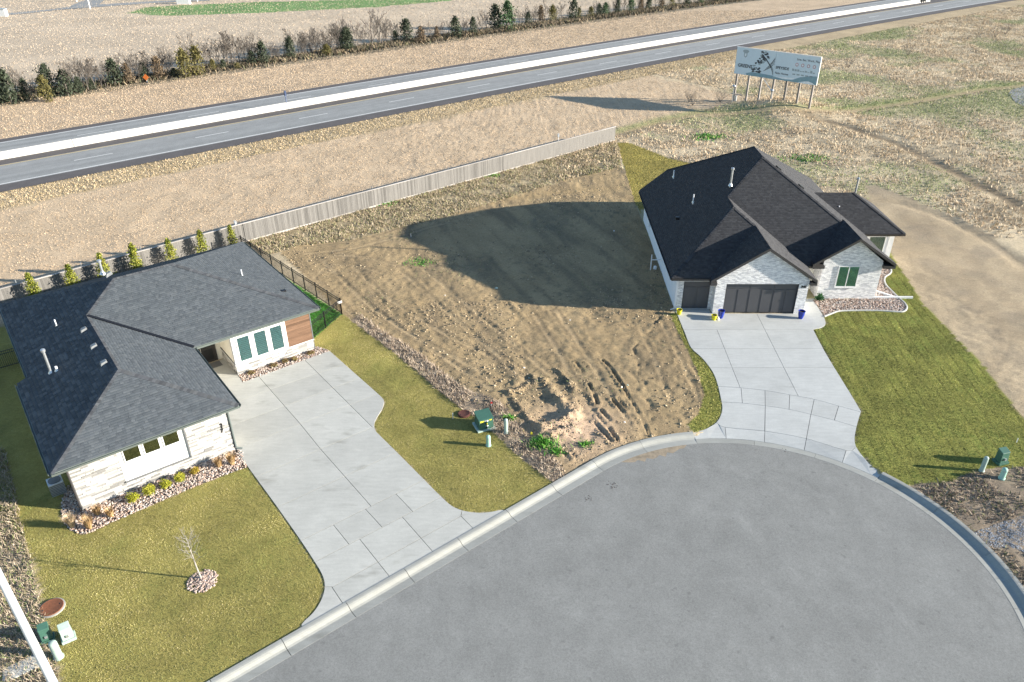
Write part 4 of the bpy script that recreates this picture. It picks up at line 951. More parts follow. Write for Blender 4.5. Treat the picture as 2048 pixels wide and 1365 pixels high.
# ================================================================ right house
hr = thing('house', FR.W(0, 0), 'single storey house with charcoal gabled roof, whitewashed brick and number 945', 'house')
k_ = 2 / 3.; e2 = 2.8
RR1 = (7.7, 12.5, e2 + 8.3 * k_); RR2 = (7.7, 9.8, e2 + 8.3 * k_)
zc = lambda d: e2 + k_ * d
gp_ = zc(3.73)
RF = {'wa': [(-.6, -.6, e2), (4.5, 4.5, zc(5.1)), (4.5, 6.6, zc(5.1)), (-.6, 1.5, e2)], 'wb': [(-.6, 1.5, e2), (4.5, 6.6, zc(5.1)), RR2, RR1, (1.9, 18.3, zc(2.5)), (-.6, 17.5, e2)],
      'mf': [(9.6, 1.5, e2), (10.2, 1.5, e2), (13.05, 4.45, zc(2.95)), RR2, (4.5, 6.6, zc(5.1))], 'me': [(16, 2.2, e2), (16, 20.8, e2), RR1, RR2, (13.05, 4.45, zc(2.95))], 'mb': [(16, 20.8, e2), (1.9, 20.8, e2), (1.9, 18.3, zc(2.5)), RR1],
      'gf': [(-.6, -.6, e2), (2.14, -.6, e2), (5.87, 3.13, gp_), (4.5, 4.5, zc(5.1))], 'ea': [(5.87, -1.0, gp_), (9.6, -1.0, e2), (9.6, -.6, e2), (5.87, 3.13, gp_)], 'eb': [(9.6, -.6, e2), (9.6, 1.5, e2), (4.5, 6.6, zc(5.1)), (4.5, 4.5, zc(5.1)), (5.87, 3.13, gp_)],
      'gw': [(2.14, -1.0, e2), (5.87, -1.0, gp_), (5.87, 3.13, gp_), (2.14, -.6, e2)],
      'rw': [(10, 1.3, 3.0), (13, 1.3, 5.0), (13, 4.8, 5.0), (10, 1.8, 3.0)], 're': [(13, 1.3, 5.0), (16, 1.3, 3.0), (16, 2.1, 3.0), (13, 5.1, 5.0)],
      'xf': [(16, 7.4, e2), (19.28, 7.4, e2), (15.93, 10.75, zc(3.35)), (12.65, 10.75, zc(3.35))], 'xe': [(19.28, 7.4, e2), (19.28, 14.1, e2), (15.93, 10.75, zc(3.35))], 'xb': [(19.28, 14.1, e2), (16, 14.1, e2), (12.65, 10.75, zc(3.35)), (15.93, 10.75, zc(3.35))]}
roofR = roof_deck(FR, RF.values(), .21, hr, 'trimdk')
V, Fq, C = roof_tabs(FR, RF.values(), .15, [(.045, .046, .050), (.050, .051, .055), (.041, .042, .046), (.055, .056, .060)], .08, (.004, .013))
link('shingles', mesh_np(V - base_of(hr), Fq, C), 'shingle_r', roofR, kind='stuff')
palR = [(.045, .046, .05), (.04, .041, .045), (.05, .051, .055)]
caps(FR, [((-.6, -.6, e2), (4.5, 4.5, zc(5.1)), (1, -1, -.4), (-1, 1, -.4)), ((4.5, 4.5, zc(5.1)), (5.87, 3.13, gp_), (1, 1, -.4), (-1, -1, -.4)), ((4.5, 6.6, zc(5.1)), RR2, (1, -1, -.4), (-1, 1, -.4)), (RR2, RR1, (1, 0, -k_), (-1, 0, -k_)), ((13.05, 4.45, zc(2.95)), RR2, (1, 1, -.4), (-1, -1, -.4)),
          ((5.87, -1, gp_), (5.87, 3.13, gp_), (1, 0, -k_), (-1, 0, -k_)), ((13, 1.3, 5), (13, 4.8, 5), (1, 0, -k_), (-1, 0, -k_)), (RR1, (1.9, 18.3, zc(2.5)), (-1, -1, -.4), (1, 1, -.4)), ((4.5, 4.5, zc(5.1)), (4.5, 6.6, zc(5.1)), (1, 0, -k_), (-1, 0, -k_)), ((19.28, 7.4, e2), (15.93, 10.75, zc(3.35)), (1, 1, -.4), (-1, -1, -.4))], roofR, palR)
for a, b, o_ in (((-.6, -.6), (-.6, 17.5), (-1, 0)), ((-.6, -.6), (2.1, -.6), (0, -1)), ((9.6, 1.5), (10.0, 1.5), (0, -1)), ((16, 7.4), (19.28, 7.4), (0, -1))): gutter(FR, roofR, a, b, o_, 'gutdk', e2 - .01)
# walls
q = lambda x, y, v: FR.onv(*K(1320, 540, 5.69, [(x, y)])[0], v)
GT = (q(752, 150, -.6)[1] + q(1595, 155, -.6)[1]) / 2
GT = min(max(GT, 2.2), 2.5)
mb = MB(); mb.fbox(FR, .02, 15.16, 3.2, 17.3, -.3, 2.72); mb.fbox(FR, .02, 9.14, .25, 3.2, -.3, 2.715); mb.build('wall', 'siding', hr)
mb = MB(); mb.fbox(FR, 1.95, 15.16, 17.3, 20.2, -.3, 2.71); mb.build('wall', 'siding', hr)
mb = MB(); mb.hexa([FR.W(1.95, 18.25, 2.7), FR.W(2.15, 18.25, 2.7), FR.W(2.15, 20.2, 2.7), FR.W(1.95, 20.2, 2.7)], [FR.W(1.95, 18.25, 4.1), FR.W(2.15, 18.25, 4.1), FR.W(2.15, 20.2, 2.9), FR.W(1.95, 20.2, 2.9)]); mb.build('wall', 'siding', hr)
for k in range(16):                                              # lap siding on the shaded side
    z = -.02 + k * .172; mb = MB(); zt = min(z + .176, 2.72)
    mb.hexa([FR.W(-.030, 0.02, z), FR.W(.02, 0.02, z), FR.W(.02, 17.3, z), FR.W(-.030, 17.3, z)], [FR.W(-.008, 0.02, zt), FR.W(.02, 0.02, zt), FR.W(.02, 17.3, zt), FR.W(-.008, 17.3, zt)]); mb.build('siding_board', 'siding', hr)
mb = MB(); mb.fbox(FR, -.05, .06, -.04, .02, -.1, 2.72); mb.build('corner_board', 'siding', hr); mb = MB(); mb.fbox(FR, 9.14, 9.19, -.3, 3.2, -.1, 2.72); mb.build('corner_board', 'siding', hr); mb = MB(); mb.fbox(FR, 15.16, 15.21, 1.66, 1.8, -.1, 2.9); mb.build('corner_board', 'siding', hr)
mb = MB()
mb.fbox(FR, 0.06, .46, 0, .3, -.3, 2.7); mb.fbox(FR, 2.39, 2.60, 0, .3, -.3, 2.7); mb.fbox(FR, .46, 2.39, 0, .3, 2.25, 2.7)
mb.fbox(FR, 2.58, 3.31, -.75, .3, -.3, 2.79); mb.fbox(FR, 8.45, 9.14, -.75, .3, -.3, 2.79); mb.fbox(FR, 3.31, 8.45, -.75, .3, GT, 2.79)
mb.hexa([FR.W(2.58, -.75, 2.79), FR.W(9.14, -.75, 2.79), FR.W(9.14, -.5, 2.79), FR.W(2.58, -.5, 2.79)], [FR.W(5.85, -.75, gp_ - .22), FR.W(5.89, -.75, gp_ - .22), FR.W(5.89, -.5, gp_ - .22), FR.W(5.85, -.5, gp_ - .22)])
mb.fbox(FR, 10.87, 15.16, 1.65, 3.3, -.3, 3.1)
mb.hexa([FR.W(10.87, 1.65, 3.1), FR.W(15.16, 1.65, 3.1), FR.W(15.16, 1.9, 3.1), FR.W(10.87, 1.9, 3.1)], [FR.W(12.98, 1.65, 4.76), FR.W(13.02, 1.65, 4.76), FR.W(13.02, 1.9, 4.76), FR.W(12.98, 1.9, 4.76)])
mb.build('brick_wall', 'brick', hr)
# boxed eave returns at the gable corners
mb = MB(); mb.fbox(FR, 2.12, 2.575, -.98, -.55, 2.40, 2.62); mb.build('eave_return', 'trimdk', roofR); mb = MB(); mb.fbox(FR, 9.145, 9.62, -.98, -.55, 2.40, 2.62); mb.build('eave_return', 'trimdk', roofR); mb = MB(); mb.fbox(FR, 10.0, 10.865, 1.32, 1.9, 2.62, 2.84); mb.build('eave_return', 'trimdk', roofR); mb = MB(); mb.fbox(FR, 15.165, 16.0, 1.32, 2.0, 2.62, 2.84); mb.build('eave_return', 'trimdk', roofR)
mb = MB(); mb.fbox(FR, -.55, .0, -.55, 17.4, 2.575, 2.60); mb.fbox(FR, 0, 2.1, -.55, .0, 2.576, 2.598); mb.fbox(FR, 9.2, 10.86, 1.5, 3.2, 2.577, 2.597); mb.fbox(FR, 15.2, 15.95, 2.0, 20, 2.578, 2.599); mb.build('soffit', 'trimdk', roofR)
# entry between the garage and the right wing
mb = MB(); mb.fbox(FR, 9.19, 10.87, 3.15, 3.2, 0, 2.575); mb.build('wall', 'cream', hr)
mb = MB(); mb.fbox(FR, 9.55, 10.45, 3.1, 3.15, .03, 2.1); mb.build('front_door', 'door', hr)
# garage doors
def gdoor(u0, u1, v, z1, ntop, nbot):
    mb = MB(); mb.fbox(FR, u0, u1, v, v + .06, .0, z1); d = mb.build('garage_door', 'gdoor', hr)
    h0 = z1 - .42; w = (u1 - u0) / ntop
    for k in range(ntop):
        mb = MB(); mb.fbox(FR, u0 + k * w + .06, u0 + (k + 1) * w - .06, v - .02, v, h0, z1 - .06); mb.build('door_panel', 'gdoor', d, bevel=.008)
    w = (u1 - u0) / nbot
    for k in range(nbot):
        mb = MB(); mb.fbox(FR, u0 + k * w + .075, u0 + (k + 1) * w - .075, v - .035, v, .07, h0 - .09); mb.build('door_panel', 'gdoor', d, bevel=.008)
    return d
g = gdoor(3.31, 8.45, -.58, GT, 3, 6); gdoor(.46, 2.39, .14, 2.25, 1, 2)
mb = MB(); mb.fbox(FR, 8.5, 8.56, -.775, -.75, 1.3, 1.42); mb.build('keypad', 'white', hr)
mb = MB()
for u in (3.31, 8.43): mb.fbox(FR, u, u + .02, -.74, -.58, 0, GT)
mb.fbox(FR, 3.31, 8.45, -.74, -.58, GT - .02, GT - .001); mb.build('door_casing', 'gdoor', hr)
ww_ = [FR.onv(*p, 1.6) for p in kH([(495, 582), (737, 590), (685, 828), (445, 825)])]
us = sorted(a[0] for a in ww_); zs = sorted(a[1] for a in ww_)
window(FR, hr, 1.649, (us[0] + us[1]) / 2, (us[2] + us[3]) / 2, (zs[0] + zs[1]) / 2, (zs[2] + zs[3]) / 2, .07, mull=[sum(us) / 4], glass='glass', nbl=16, back='dark')
me = text_mesh('945', .26, .012, 'CENTER', .008); o = link('house_number', me, 'black', hr); u, z = q(1650, 192, -.76); o.rotation_euler = (math.pi / 2, 0, FR.a); o.location = FR.W(min(u, 8.8), -.762, z - .1) - base_of(hr)
# rear sunroom wing
mb = MB(); mb.fbox(FR, 15.16, 18.7, 8.0, 13.5, -.3, 2.69); mb.build('wall', 'siding', hr)
ww_ = [FR.onv(*p, 7.95) for p in kH([(905, 215), (1065, 220), (1040, 370)])]
window(FR, hr, 7.999, ww_[0][0] - .2, ww_[1][0], .7, max(2.3, ww_[0][1]), .09, glass='glass', back='dark', sill=True)
mb = MB(); mb.fbox(FR, 18.35, 18.75, 7.93, 8.0, -.1, 2.69); mb.build('corner_board', 'white', hr); mb = MB(); mb.fbox(FR, 15.2, 15.5, 7.93, 8.0, -.1, 2.69); mb.build('corner_board', 'white', hr)
# vents
for px, f, r, h, c in (((1347, 353), 'wb', .045, .5, False), ((1386, 404), 'wb', .045, .6, False), ((1461, 370), 'wb', .075, 1.2, True), ((1676, 424), 'me', .05, .5, False)): pipe(hr, on_plane(*px, FR, RF[f]), r, h, 'pvc' if not c else 'galv', c, 'flue' if c else 'vent_pipe')
p = FR.W(16.6, 12.0, 4.2); pipe(hr, p, .075, 1.5, 'galv', True, 'flue')
p = on_plane(1355, 437, FR, RF['wb']); l = FR.L(p); mb = MB(); mb.fbox(FR, l[0] - .14, l[0] + .14, l[1] - .12, l[1] + .12, l[2] - .1, l[2] + .12); mb.build('roof_vent', 'black', hr)
for t in (.10, .28, .80, .90):                                   # low black vents just behind the east hip
    c = np.array(RR2) * (1 - t) + np.array((16, 1.5, e2)) * t; c = c + np.array([.45, .45, -.26]); mb = MB()
    mb.hexa([FR.W(c[0] - .16, c[1] - .3, c[2] + .02), FR.W(c[0] + .16, c[1] - .3, c[2] - .19), FR.W(c[0] + .16, c[1] + .3, c[2] - .19), FR.W(c[0] - .16, c[1] + .3, c[2] + .02)], [FR.W(c[0] - .14, c[1] - .27, c[2] + .17), FR.W(c[0] + .13, c[1] - .27, c[2] + .02), FR.W(c[0] + .13, c[1] + .27, c[2] + .02), FR.W(c[0] - .14, c[1] + .27, c[2] + .17)]); mb.build('roof_vent', 'black', hr)
mb = MB(); mb.tube([FR.W(-.04, -.03, 2.6), FR.W(-.06, -.05, .25), FR.W(-.1, -.1, .08), FR.W(-.35, -.2, .05)], .045, 6); mb.build('downspout', 'pvc', hr, True)
# window well with white frame on the right flank
wq = PL(kH([(905, 975), (945, 850), (1085, 970)]))
mb = MB(); c0 = FR.W(15.22, 1.72); c1 = FR.W(16.75, 1.72); c2 = FR.W(15.22, 3.3)
def beam(a, b, w, z0, z1):
    d = (b - a)[:2]; d /= np.hypot(*d); n = np.array([-d[1], d[0]]) * w / 2
    mb.hexa([(a[0] + n[0], a[1] + n[1], z0), (a[0] - n[0], a[1] - n[1], z0), (b[0] - n[0], b[1] - n[1], z0), (b[0] + n[0], b[1] + n[1], z0)], [(a[0] + n[0], a[1] + n[1], z1), (a[0] - n[0], a[1] - n[1], z1), (b[0] - n[0], b[1] - n[1], z1), (b[0] + n[0], b[1] + n[1], z1)])
well = thing('window_well', c0, 'white edged triangular window well beside the right brick wall', 'window well')
beam(c0 - FR.u * .05, FR.W(18.1, 1.72), .10, -.05, .16); beam(c1, c2, .16, -.05, .15); mb.build('rim', 'white', well)
mb = MB(); mb.add([c0 + [0, 0, .01], c1 + [0, 0, .01], c2 + [0, 0, .01]], [(0, 1, 2)]); mb.build('floor', 'trimgr', well)
mb = MB()
for t in (.25, .45): mb.tube([FR.W(15.22 + t, 2.0, .01), FR.W(15.22 + t, 2.0, .35)], .025, 6)
mb.build('ladder', 'white', well)
# ================================================================ ground cover
def ground_pts(q, extra=0.0): return np.c_[q, gz(q[:, 0], q[:, 1]) + extra]
def veg(name, q, h, w, pal, label, cat, lean=.35, var=.2, tip=1.2, tint=None, mixc=None, mf=.8):
    pts = ground_pts(q, -.01); c = pick(pal, len(q), var=var)
    if mixc is not None:
        k = np.clip(.35 + 2.6 * fbm(q[:, 0], q[:, 1], mf, 4, 130) + 1.2 * fbm(q[:, 0], q[:, 1], mf * .25, 2, 131), 0, 1)[:, None]; c = c * (1 - k) + np.array(mixc) * (1 + .3 * (rng.random((len(q), 1)) - .5)) * k
    if tint is not None: c = c * tint[:, None]
    V, Fq, C = blades(pts, h, w, np.clip(c, 0, 1), lean, tip)
    print(name, len(q)); return link(name, mesh_np(V, Fq, C), 'grass', kind='stuff', label=label, cat=cat)
def minus(q, polys):
    k = np.ones(len(q), bool)
    for p in polys: k &= ~inpoly(q[:, 0], q[:, 1], p)
    return q[k]
hard = [drive_l, drive_r, bedL, bedL_small, bedR, street_zone]
LP = [(.39, .34, .125), (.46, .395, .17), (.30, .285, .09), (.54, .46, .25), (.35, .315, .11)]
def lawn_tint(q, s, amt=1.0): return 1 + amt * (1.15 * fbm(q[:, 0], q[:, 1], .35, 3, s) + .7 * fbm(q[:, 0], q[:, 1], 2.2, 3, s + 1))
qa = minus(scatter(lawn_l, 640), hard); qa = qa[np.hypot(*(qa - ring_c).T) > RING_R]
qb = minus(scatter(lawn_strip, 640), hard); qc = minus(scatter(lawn_side, 90), hard)
qq = np.vstack([qa, qb, qc]); veg('lawn', qq, .040, .025, LP, 'mown olive green lawn around the house with number 937', 'lawn', .6, .2, 1.15, lawn_tint(qq, 90), (.21, .235, .07))
sd_ = P(1825, 888)[:2] - P(1710, 687)[:2]; sd_ /= np.hypot(*sd_); sn_ = np.array([-sd_[1], sd_[0]])
qr = minus(scatter(lawn_r, 640), hard)
off_ = qr @ sn_ + .05 * fbm(qr[:, 0], qr[:, 1], .8, 2, 5); fr_ = (off_ / .62) % 1; row = np.floor(off_ / .62); al_ = ((qr @ sd_) / 1.7 + (row * .37) % 1) % 1
keep = (fr_ > .05) & (al_ > .02) | (rng.random(len(qr)) < .4); tq = lawn_tint(qr, 95) * (1 + .75 * (_tab[(row.astype(int)) & 255, (np.floor((qr @ sd_) / 1.7 + (row * .37) % 1)).astype(int) & 255] - .5)) * np.where(fr_ < .26, .35, 1) * np.where(al_ < .06, .6, 1)
RP = [(.34, .315, .09), (.41, .365, .125), (.265, .27, .07), (.46, .40, .16), (.23, .27, .065)]
veg('sod_lawn', qr[keep], .044, .026, RP, 'new sod lawn in diagonal strips beside the right driveway', 'lawn', .6, .2, 1.15, tq[keep], (.175, .245, .065))
qs = minus(scatter(lawn_rs, 420), hard); veg('sod_strip', qs, .06, .036, [(.20, .225, .06), (.28, .26, .08), (.34, .30, .11)], 'narrow curved strip of green sod along the right driveway edge', 'lawn', .6, .25, 1.2, lawn_tint(qs, 97))
qs = minus(scatter(lawn_rb, 160), hard); veg('back_lawn', qs, .06, .05, [(.30, .25, .07), (.36, .29, .10), (.24, .22, .05)], 'yellowish sod lawn behind the charcoal roofed house', 'lawn', .6, .2, 1.2, lawn_tint(qs, 98))
qs = minus(scatter(lawn_back, 200), hard); veg('side_lawn', qs, .07, .05, [(.04, .20, .03), (.06, .26, .04), (.03, .15, .02)], 'bright green grass between the grey roofed house and black fence', 'lawn', .6, .2, 1.2)
# dry prairie between the fence and the highway, and other rough ground
def region(xlo, xhi, ylo, yhi, n): return np.c_[rng.uniform(xlo, xhi, n), rng.uniform(ylo, yhi, n)]
def infront(q):
    p = np.c_[q, np.zeros(len(q))] - np.array([0, 0, H]); d = p @ AX2; x = 1024 + F * (p @ AX0) / d; y = 682.5 - F * (p @ AX1) / d
    return (x > -60) & (x < 2110) & (y > -30) & (y < 1420)
fside = lambda q: ((q[:, 0] - FENCE[1][0]) * _fd[1] - (q[:, 1] - FENCE[1][1]) * _fd[0]) < -.25
q = region(-62, 70, 50, 150, 520000); s_, n_ = hsn(q[:, 0], q[:, 1]); q = q[(n_ < -2.9) & fside(q)]; q = q[infront(q)]; s_, n_ = hsn(q[:, 0], q[:, 1])
st = (s_ < 95) & (n_ < -8); k = rng.random(len(q)) < np.clip(.62 + 1.5 * fbm(q[:, 0], q[:, 1], 1.1, 3, 14), 0, 1)
a = q[st & k]; veg('prairie_stubble', a, .085, .06, [(.55, .425, .29), (.52, .40, .265), (.58, .455, .315), (.45, .34, .225), (.53, .40, .265)], 'short pinkish tan prairie grass between the wooden fence and highway', 'dry grass', .8, .14, 1.05)
a = q[~st & (n_ > -8.5)]; veg('verge_grass', a, .13, .09, [(.49, .385, .245), (.42, .33, .20), (.54, .43, .29), (.34, .275, .15)], 'yellowish verge grass along the near shoulder of the highway', 'dry grass', .7, .2, 1.2)
q = region(-130, 110, 85, 200, 420000); s_, n_ = hsn(q[:, 0], q[:, 1]); q = q[(n_ > 19.2) & (n_ < 40)]; q = q[infront(q)]
veg('far_verge_grass', q, .11, .10, [(.53, .41, .285), (.50, .385, .26), (.56, .44, .31), (.45, .345, .23)], 'tan grass slope between the far highway shoulder and the hedgerow', 'dry grass', .8, .12, 1.05)
q = region(-150, 110, 110, 330, 130000); s_, n_ = hsn(q[:, 0], q[:, 1]); q = q[(n_ > 44)]; q = q[infront(q)]
veg('field_grass', q, .15, .16, [(.50, .405, .30), (.47, .38, .28), (.53, .43, .325)], 'pale dry field beyond the hedgerow', 'dry grass', .8, .1, 1.0)
# rough right-hand ground with tussocks
q = region(5, 150, 62, 235, 620000); s_, n_ = hsn(q[:, 0], q[:, 1]); q = q[(n_ < -3.0) & ~fside(q) | (s_ > 93) & (n_ < -8)]; q = q[infront(q)]
q = minus(q, hard + [lawn_rb, dirt_r, lot, lawn_r]); q = q[~((q[:, 0] < FR.W(19, 0)[0]) & (q[:, 0] > FR.W(-.6, 0)[0]) & (q[:, 1] < FR.W(0, 21)[1]))]
d1 = np.minimum(np.minimum(dpath(q[:, 0], q[:, 1], path1), dpath(q[:, 0], q[:, 1], path2)), dpath(q[:, 0], q[:, 1], path3) + .3); q = q[(d1 > .8) | (rng.random(len(q)) < .12)]
g = fbm(q[:, 0], q[:, 1], .11, 4, 61) + .12 * rng.random(len(q)); near = q[:, 1] < 92
tall = (fbm(q[:, 0], q[:, 1], .5, 3, 15) > -.03)
a = q[(g < .13) & (tall | (rng.random(len(q)) < .35))]; veg('tussock_grass', a, .24, .10, [(.55, .445, .30), (.48, .38, .25), (.62, .51, .36), (.36, .28, .19), (.51, .39, .28)], 'tall dry tussock grass on the open ground behind the right house', 'dry grass', .6, .25, 1.25)
a = q[g >= .13]; veg('green_weeds', a, .15, .10, [(.17, .25, .075), (.26, .29, .12), (.37, .33, .18), (.46, .40, .27)], 'patches of fresh green weeds among dry tussocks', 'weeds', .7, .25, 1.2)
# weeds between the left lawn and the bare lot, under the fence, left margin, right corner
q = scatter(weed_band, 260); q = q[rng.random(len(q)) < np.clip(.6 + 2.2 * fbm(q[:, 0], q[:, 1], 1.0, 3, 16), 0, 1)]
veg('weed_strip', q, .2, .045, [(.44, .365, .28), (.34, .27, .20), (.52, .43, .33), (.24, .185, .14), (.40, .32, .25)], 'brown dead weeds between the lawn strip and the vacant lot', 'weeds', .7, .25, 1.25)
q = scatter(fence_strip, 200); q = minus(q, [lot]); q = q[rng.random(len(q)) < np.clip(.6 + 2.5 * fbm(q[:, 0], q[:, 1], .7, 3, 17), 0, 1)]
veg('fence_weeds', q, .18, .06, [(.42, .345, .23), (.36, .29, .19), (.48, .40, .29), (.29, .23, .155), (.26, .27, .12)], 'straw coloured weeds along the foot of the wooden fence', 'weeds', .7, .25, 1.25)
lm = np.vstack([PL([(-80, 900), (10, 900), (36, 1005), (42, 1040), (62, 1120), (84, 1215), (112, 1320), (128, 1420), (60, 1480), (-160, 1480)])[:, :2]])
q = scatter(lm, 260); veg('margin_weeds', q, .17, .05, [(.40, .33, .24), (.30, .24, .17), (.46, .38, .29), (.21, .17, .12), (.16, .2, .07)], 'dry matted weeds left of the lawn beside the lamp pole', 'weeds', .9, .25, 1.2)
q = minus(scatter(litter_r, 230), hard + [gravel_poly]); q = q[rng.random(len(q)) < np.clip(.6 + 2.5 * fbm(q[:, 0], q[:, 1], .8, 3, 18), 0, 1)]
veg('corner_litter', q, .12, .06, [(.34, .27, .2), (.24, .18, .13), (.42, .34, .25), (.15, .11, .085), (.17, .18, .08)], 'dead plant litter on bare ground beside the turning circle', 'litter', 1.2, .25, 1.2)
WCL = iter(['dense bright green weeds at the foot of the pink soil pile', 'yellowish green weeds right of the pink soil pile', 'green weeds beside the tall bollard', 'green weeds at the corner of the house shadow', 'bright green weeds in tussocks behind the charcoal roof peak', 'green weeds beside the trail behind the right house', 'green weeds at the foot of the wooden fence', 'small green weeds in the dry strip below the fence', 'green sprigs on the lot', 'green weeds near the kerb side ruts'])
for c, n, r, sp in (((1082, 890), 420, .55, .22), ((1112, 905), 160, .4, .18), ((1019, 838), 160, .25, .2), ((840, 525), 260, .9, .12), ((1418, 275), 420, 1.6, .22), ((1615, 318), 300, 1.8, .2), ((770, 408), 160, .8, .16), ((985, 352), 90, .6, .15), ((1395, 668), 90, .3, .12), ((1170, 890), 90, .3, .2)):
    p = P(*c)[:2]; q = p + rng.normal(0, r * .55, (n, 2)) * [1.3, .8]; q = minus(q, hard)
    if len(q) < 10: continue
    V, Fq, C = blades(ground_pts(q, -.01), sp, .06 if c[1] > 500 else .14, pick([(.07, .24, .03), (.10, .30, .04), (.14, .27, .05)], len(q)), .7, 1.2)
    link('weed_clump', mesh_np(V, Fq, C), 'grass', kind='stuff', label=next(WCL), cat='weeds')
q = scatter(lot, 16); k = np.clip((fbm(q[:, 0], q[:, 1], .16, 4, 78) + .03) * 4, 0, 1); q = q[rng.random(len(q)) < k]
veg('lot_sprigs', q, .08, .07, [(.20, .21, .10), (.16, .20, .07), (.27, .24, .14), (.30, .25, .17)], 'tiny sparse sprigs growing across the vacant dirt lot', 'weeds', .9, .25, 1.2)
# ---------------------------------------------------------------- stones, clods, gravel
_t = (1 + 5 ** .5) / 2
ICO_V = np.array([(-1, _t, 0), (1, _t, 0), (-1, -_t, 0), (1, -_t, 0), (0, -1, _t), (0, 1, _t), (0, -1, -_t), (0, 1, -_t), (_t, 0, -1), (_t, 0, 1), (-_t, 0, -1), (-_t, 0, 1)]) / np.sqrt(1 + _t * _t)
ICO_F = np.array([(0, 11, 5), (0, 5, 1), (0, 1, 7), (0, 7, 10), (0, 10, 11), (1, 5, 9), (5, 11, 4), (11, 10, 2), (10, 7, 6), (7, 1, 8), (3, 9, 4), (3, 4, 2), (3, 2, 6), (3, 6, 8), (3, 8, 9), (4, 9, 5), (2, 4, 11), (6, 2, 10), (8, 6, 7), (9, 8, 1)])
OCT_V = np.array([(1, 0, 0), (-1, 0, 0), (0, 1, 0), (0, -1, 0), (0, 0, 1), (0, 0, -1.)]); OCT_F = np.array([(0, 2, 4), (2, 1, 4), (1, 3, 4), (3, 0, 4), (2, 0, 5), (1, 2, 5), (3, 1, 5), (0, 3, 5)])
def rocks(pts, r, cols, ico=True, flat=.65):
    BV, BF = (ICO_V, ICO_F) if ico else (OCT_V, OCT_F)
    n = len(pts); sc = r * (.6 + .8 * rng.random((n, 1))) * np.c_[.8 + .5 * rng.random(n), .7 + .4 * rng.random(n), flat * (.7 + .5 * rng.random(n))]
    a = rng.random(n) * 6.283; ca, sa = np.cos(a), np.sin(a)
    v = BV[None] * sc[:, None] * (1 + .22 * (rng.random((n, len(BV), 1)) - .5))
    V = np.stack([v[..., 0] * ca[:, None] - v[..., 1] * sa[:, None], v[..., 0] * sa[:, None] + v[..., 1] * ca[:, None], v[..., 2]], -1) + pts[:, None]
    return V.reshape(-1, 3), (BF[None] + (np.arange(n) * len(BV))[:, None, None]).reshape(-1, 3), np.repeat(cols, len(BV), 0)
RKP = [(.42, .33, .27), (.50, .42, .36), (.32, .24, .20), (.55, .47, .41), (.26, .2, .17), (.44, .31, .24), (.38, .35, .33)]
for pl, lab, dn, r in ((bedL, 'tan river rock in the planting bed below the stone front', 210, .05), (bedL_small, 'tan river rock strip below the tall windows', 240, .048), (bedR, 'brown river rock in the edged bed beside the brick wing', 190, .052)):
    q = scatter(pl, dn); pts = np.c_[q, rng.uniform(-.01, .035, len(q))]; V, Fq, C = rocks(pts, r, pick(RKP, len(q)))
    link('river_rock', mesh_np(V, Fq, C), 'rock', kind='stuff', label=lab, cat='rocks')
a = rng.random(330) * 6.283; rr = RING_R * np.sqrt(rng.random(330)); q = ring_c + np.c_[rr * np.cos(a), rr * np.sin(a)]
V, Fq, C = rocks(np.c_[q, .01 + .05 * (1 - rr / RING_R)], .055, pick([(.40, .30, .24), (.30, .22, .18), (.48, .38, .32), (.35, .28, .24)], len(q))); link('river_rock', mesh_np(V, Fq, C), 'rock', kind='stuff', label='round patch of brown rocks around the young bare tree', cat='rocks')
q = scatter(gravel_poly, 420); V, Fq, C = rocks(ground_pts(q), .028, pick([(.30, .33, .37), (.22, .24, .28), (.40, .43, .47), (.17, .18, .2)], len(q)), False); link('gravel', mesh_np(V, Fq, C), 'gravel', kind='stuff', label='blue grey crushed gravel patch beside the turning circle', cat='gravel')
q = scatter(lot, 60); k = np.clip(.25 + 3.5 * fbm(q[:, 0], q[:, 1], .22, 4, 19), .04, 1); q = q[rng.random(len(q)) < k]; sz = .012 + .075 * rng.random(len(q)) ** 4
V, Fq, C = rocks(ground_pts(q), sz[:, None] * np.ones((1, 1)), pick([(.34, .26, .16), (.25, .19, .12), (.42, .335, .22), (.17, .135, .095)], len(q)), False, .8); link('soil_clods', mesh_np(V, Fq, C), 'rock', kind='stuff', label='loose clods of soil scattered over the vacant lot', cat='soil')
q = scatter(dirt_r, 5); V, Fq, C = rocks(ground_pts(q), .025, pick([(.34, .285, .2), (.26, .21, .15), (.44, .38, .3)], len(q)), False, .7); link('soil_clods', mesh_np(V, Fq, C), 'rock', kind='stuff', label='small clods on the bare graded soil right of the sod lawn', cat='soil')
mx = [p for p, h, w in RID for _ in range(1)]; qs_ = []
for p in mx:
    for a, b in zip(p[:-1], p[1:]): qs_.append(a + (b - a) * rng.random((60, 1)) + rng.normal(0, .28, (60, 2)))
q = np.vstack(qs_); q = q[inpoly(q[:, 0], q[:, 1], lot)]; V, Fq, C = rocks(ground_pts(q), (.015 + .07 * rng.random(len(q)) ** 3)[:, None], pick([(.36, .28, .18), (.28, .215, .14), (.42, .33, .23), (.2, .16, .11)], len(q)), False, .8); link('soil_clods', mesh_np(V, Fq, C), 'rock', kind='stuff', label='crumbly clods on the dug soil pile near the kerb', cat='soil')
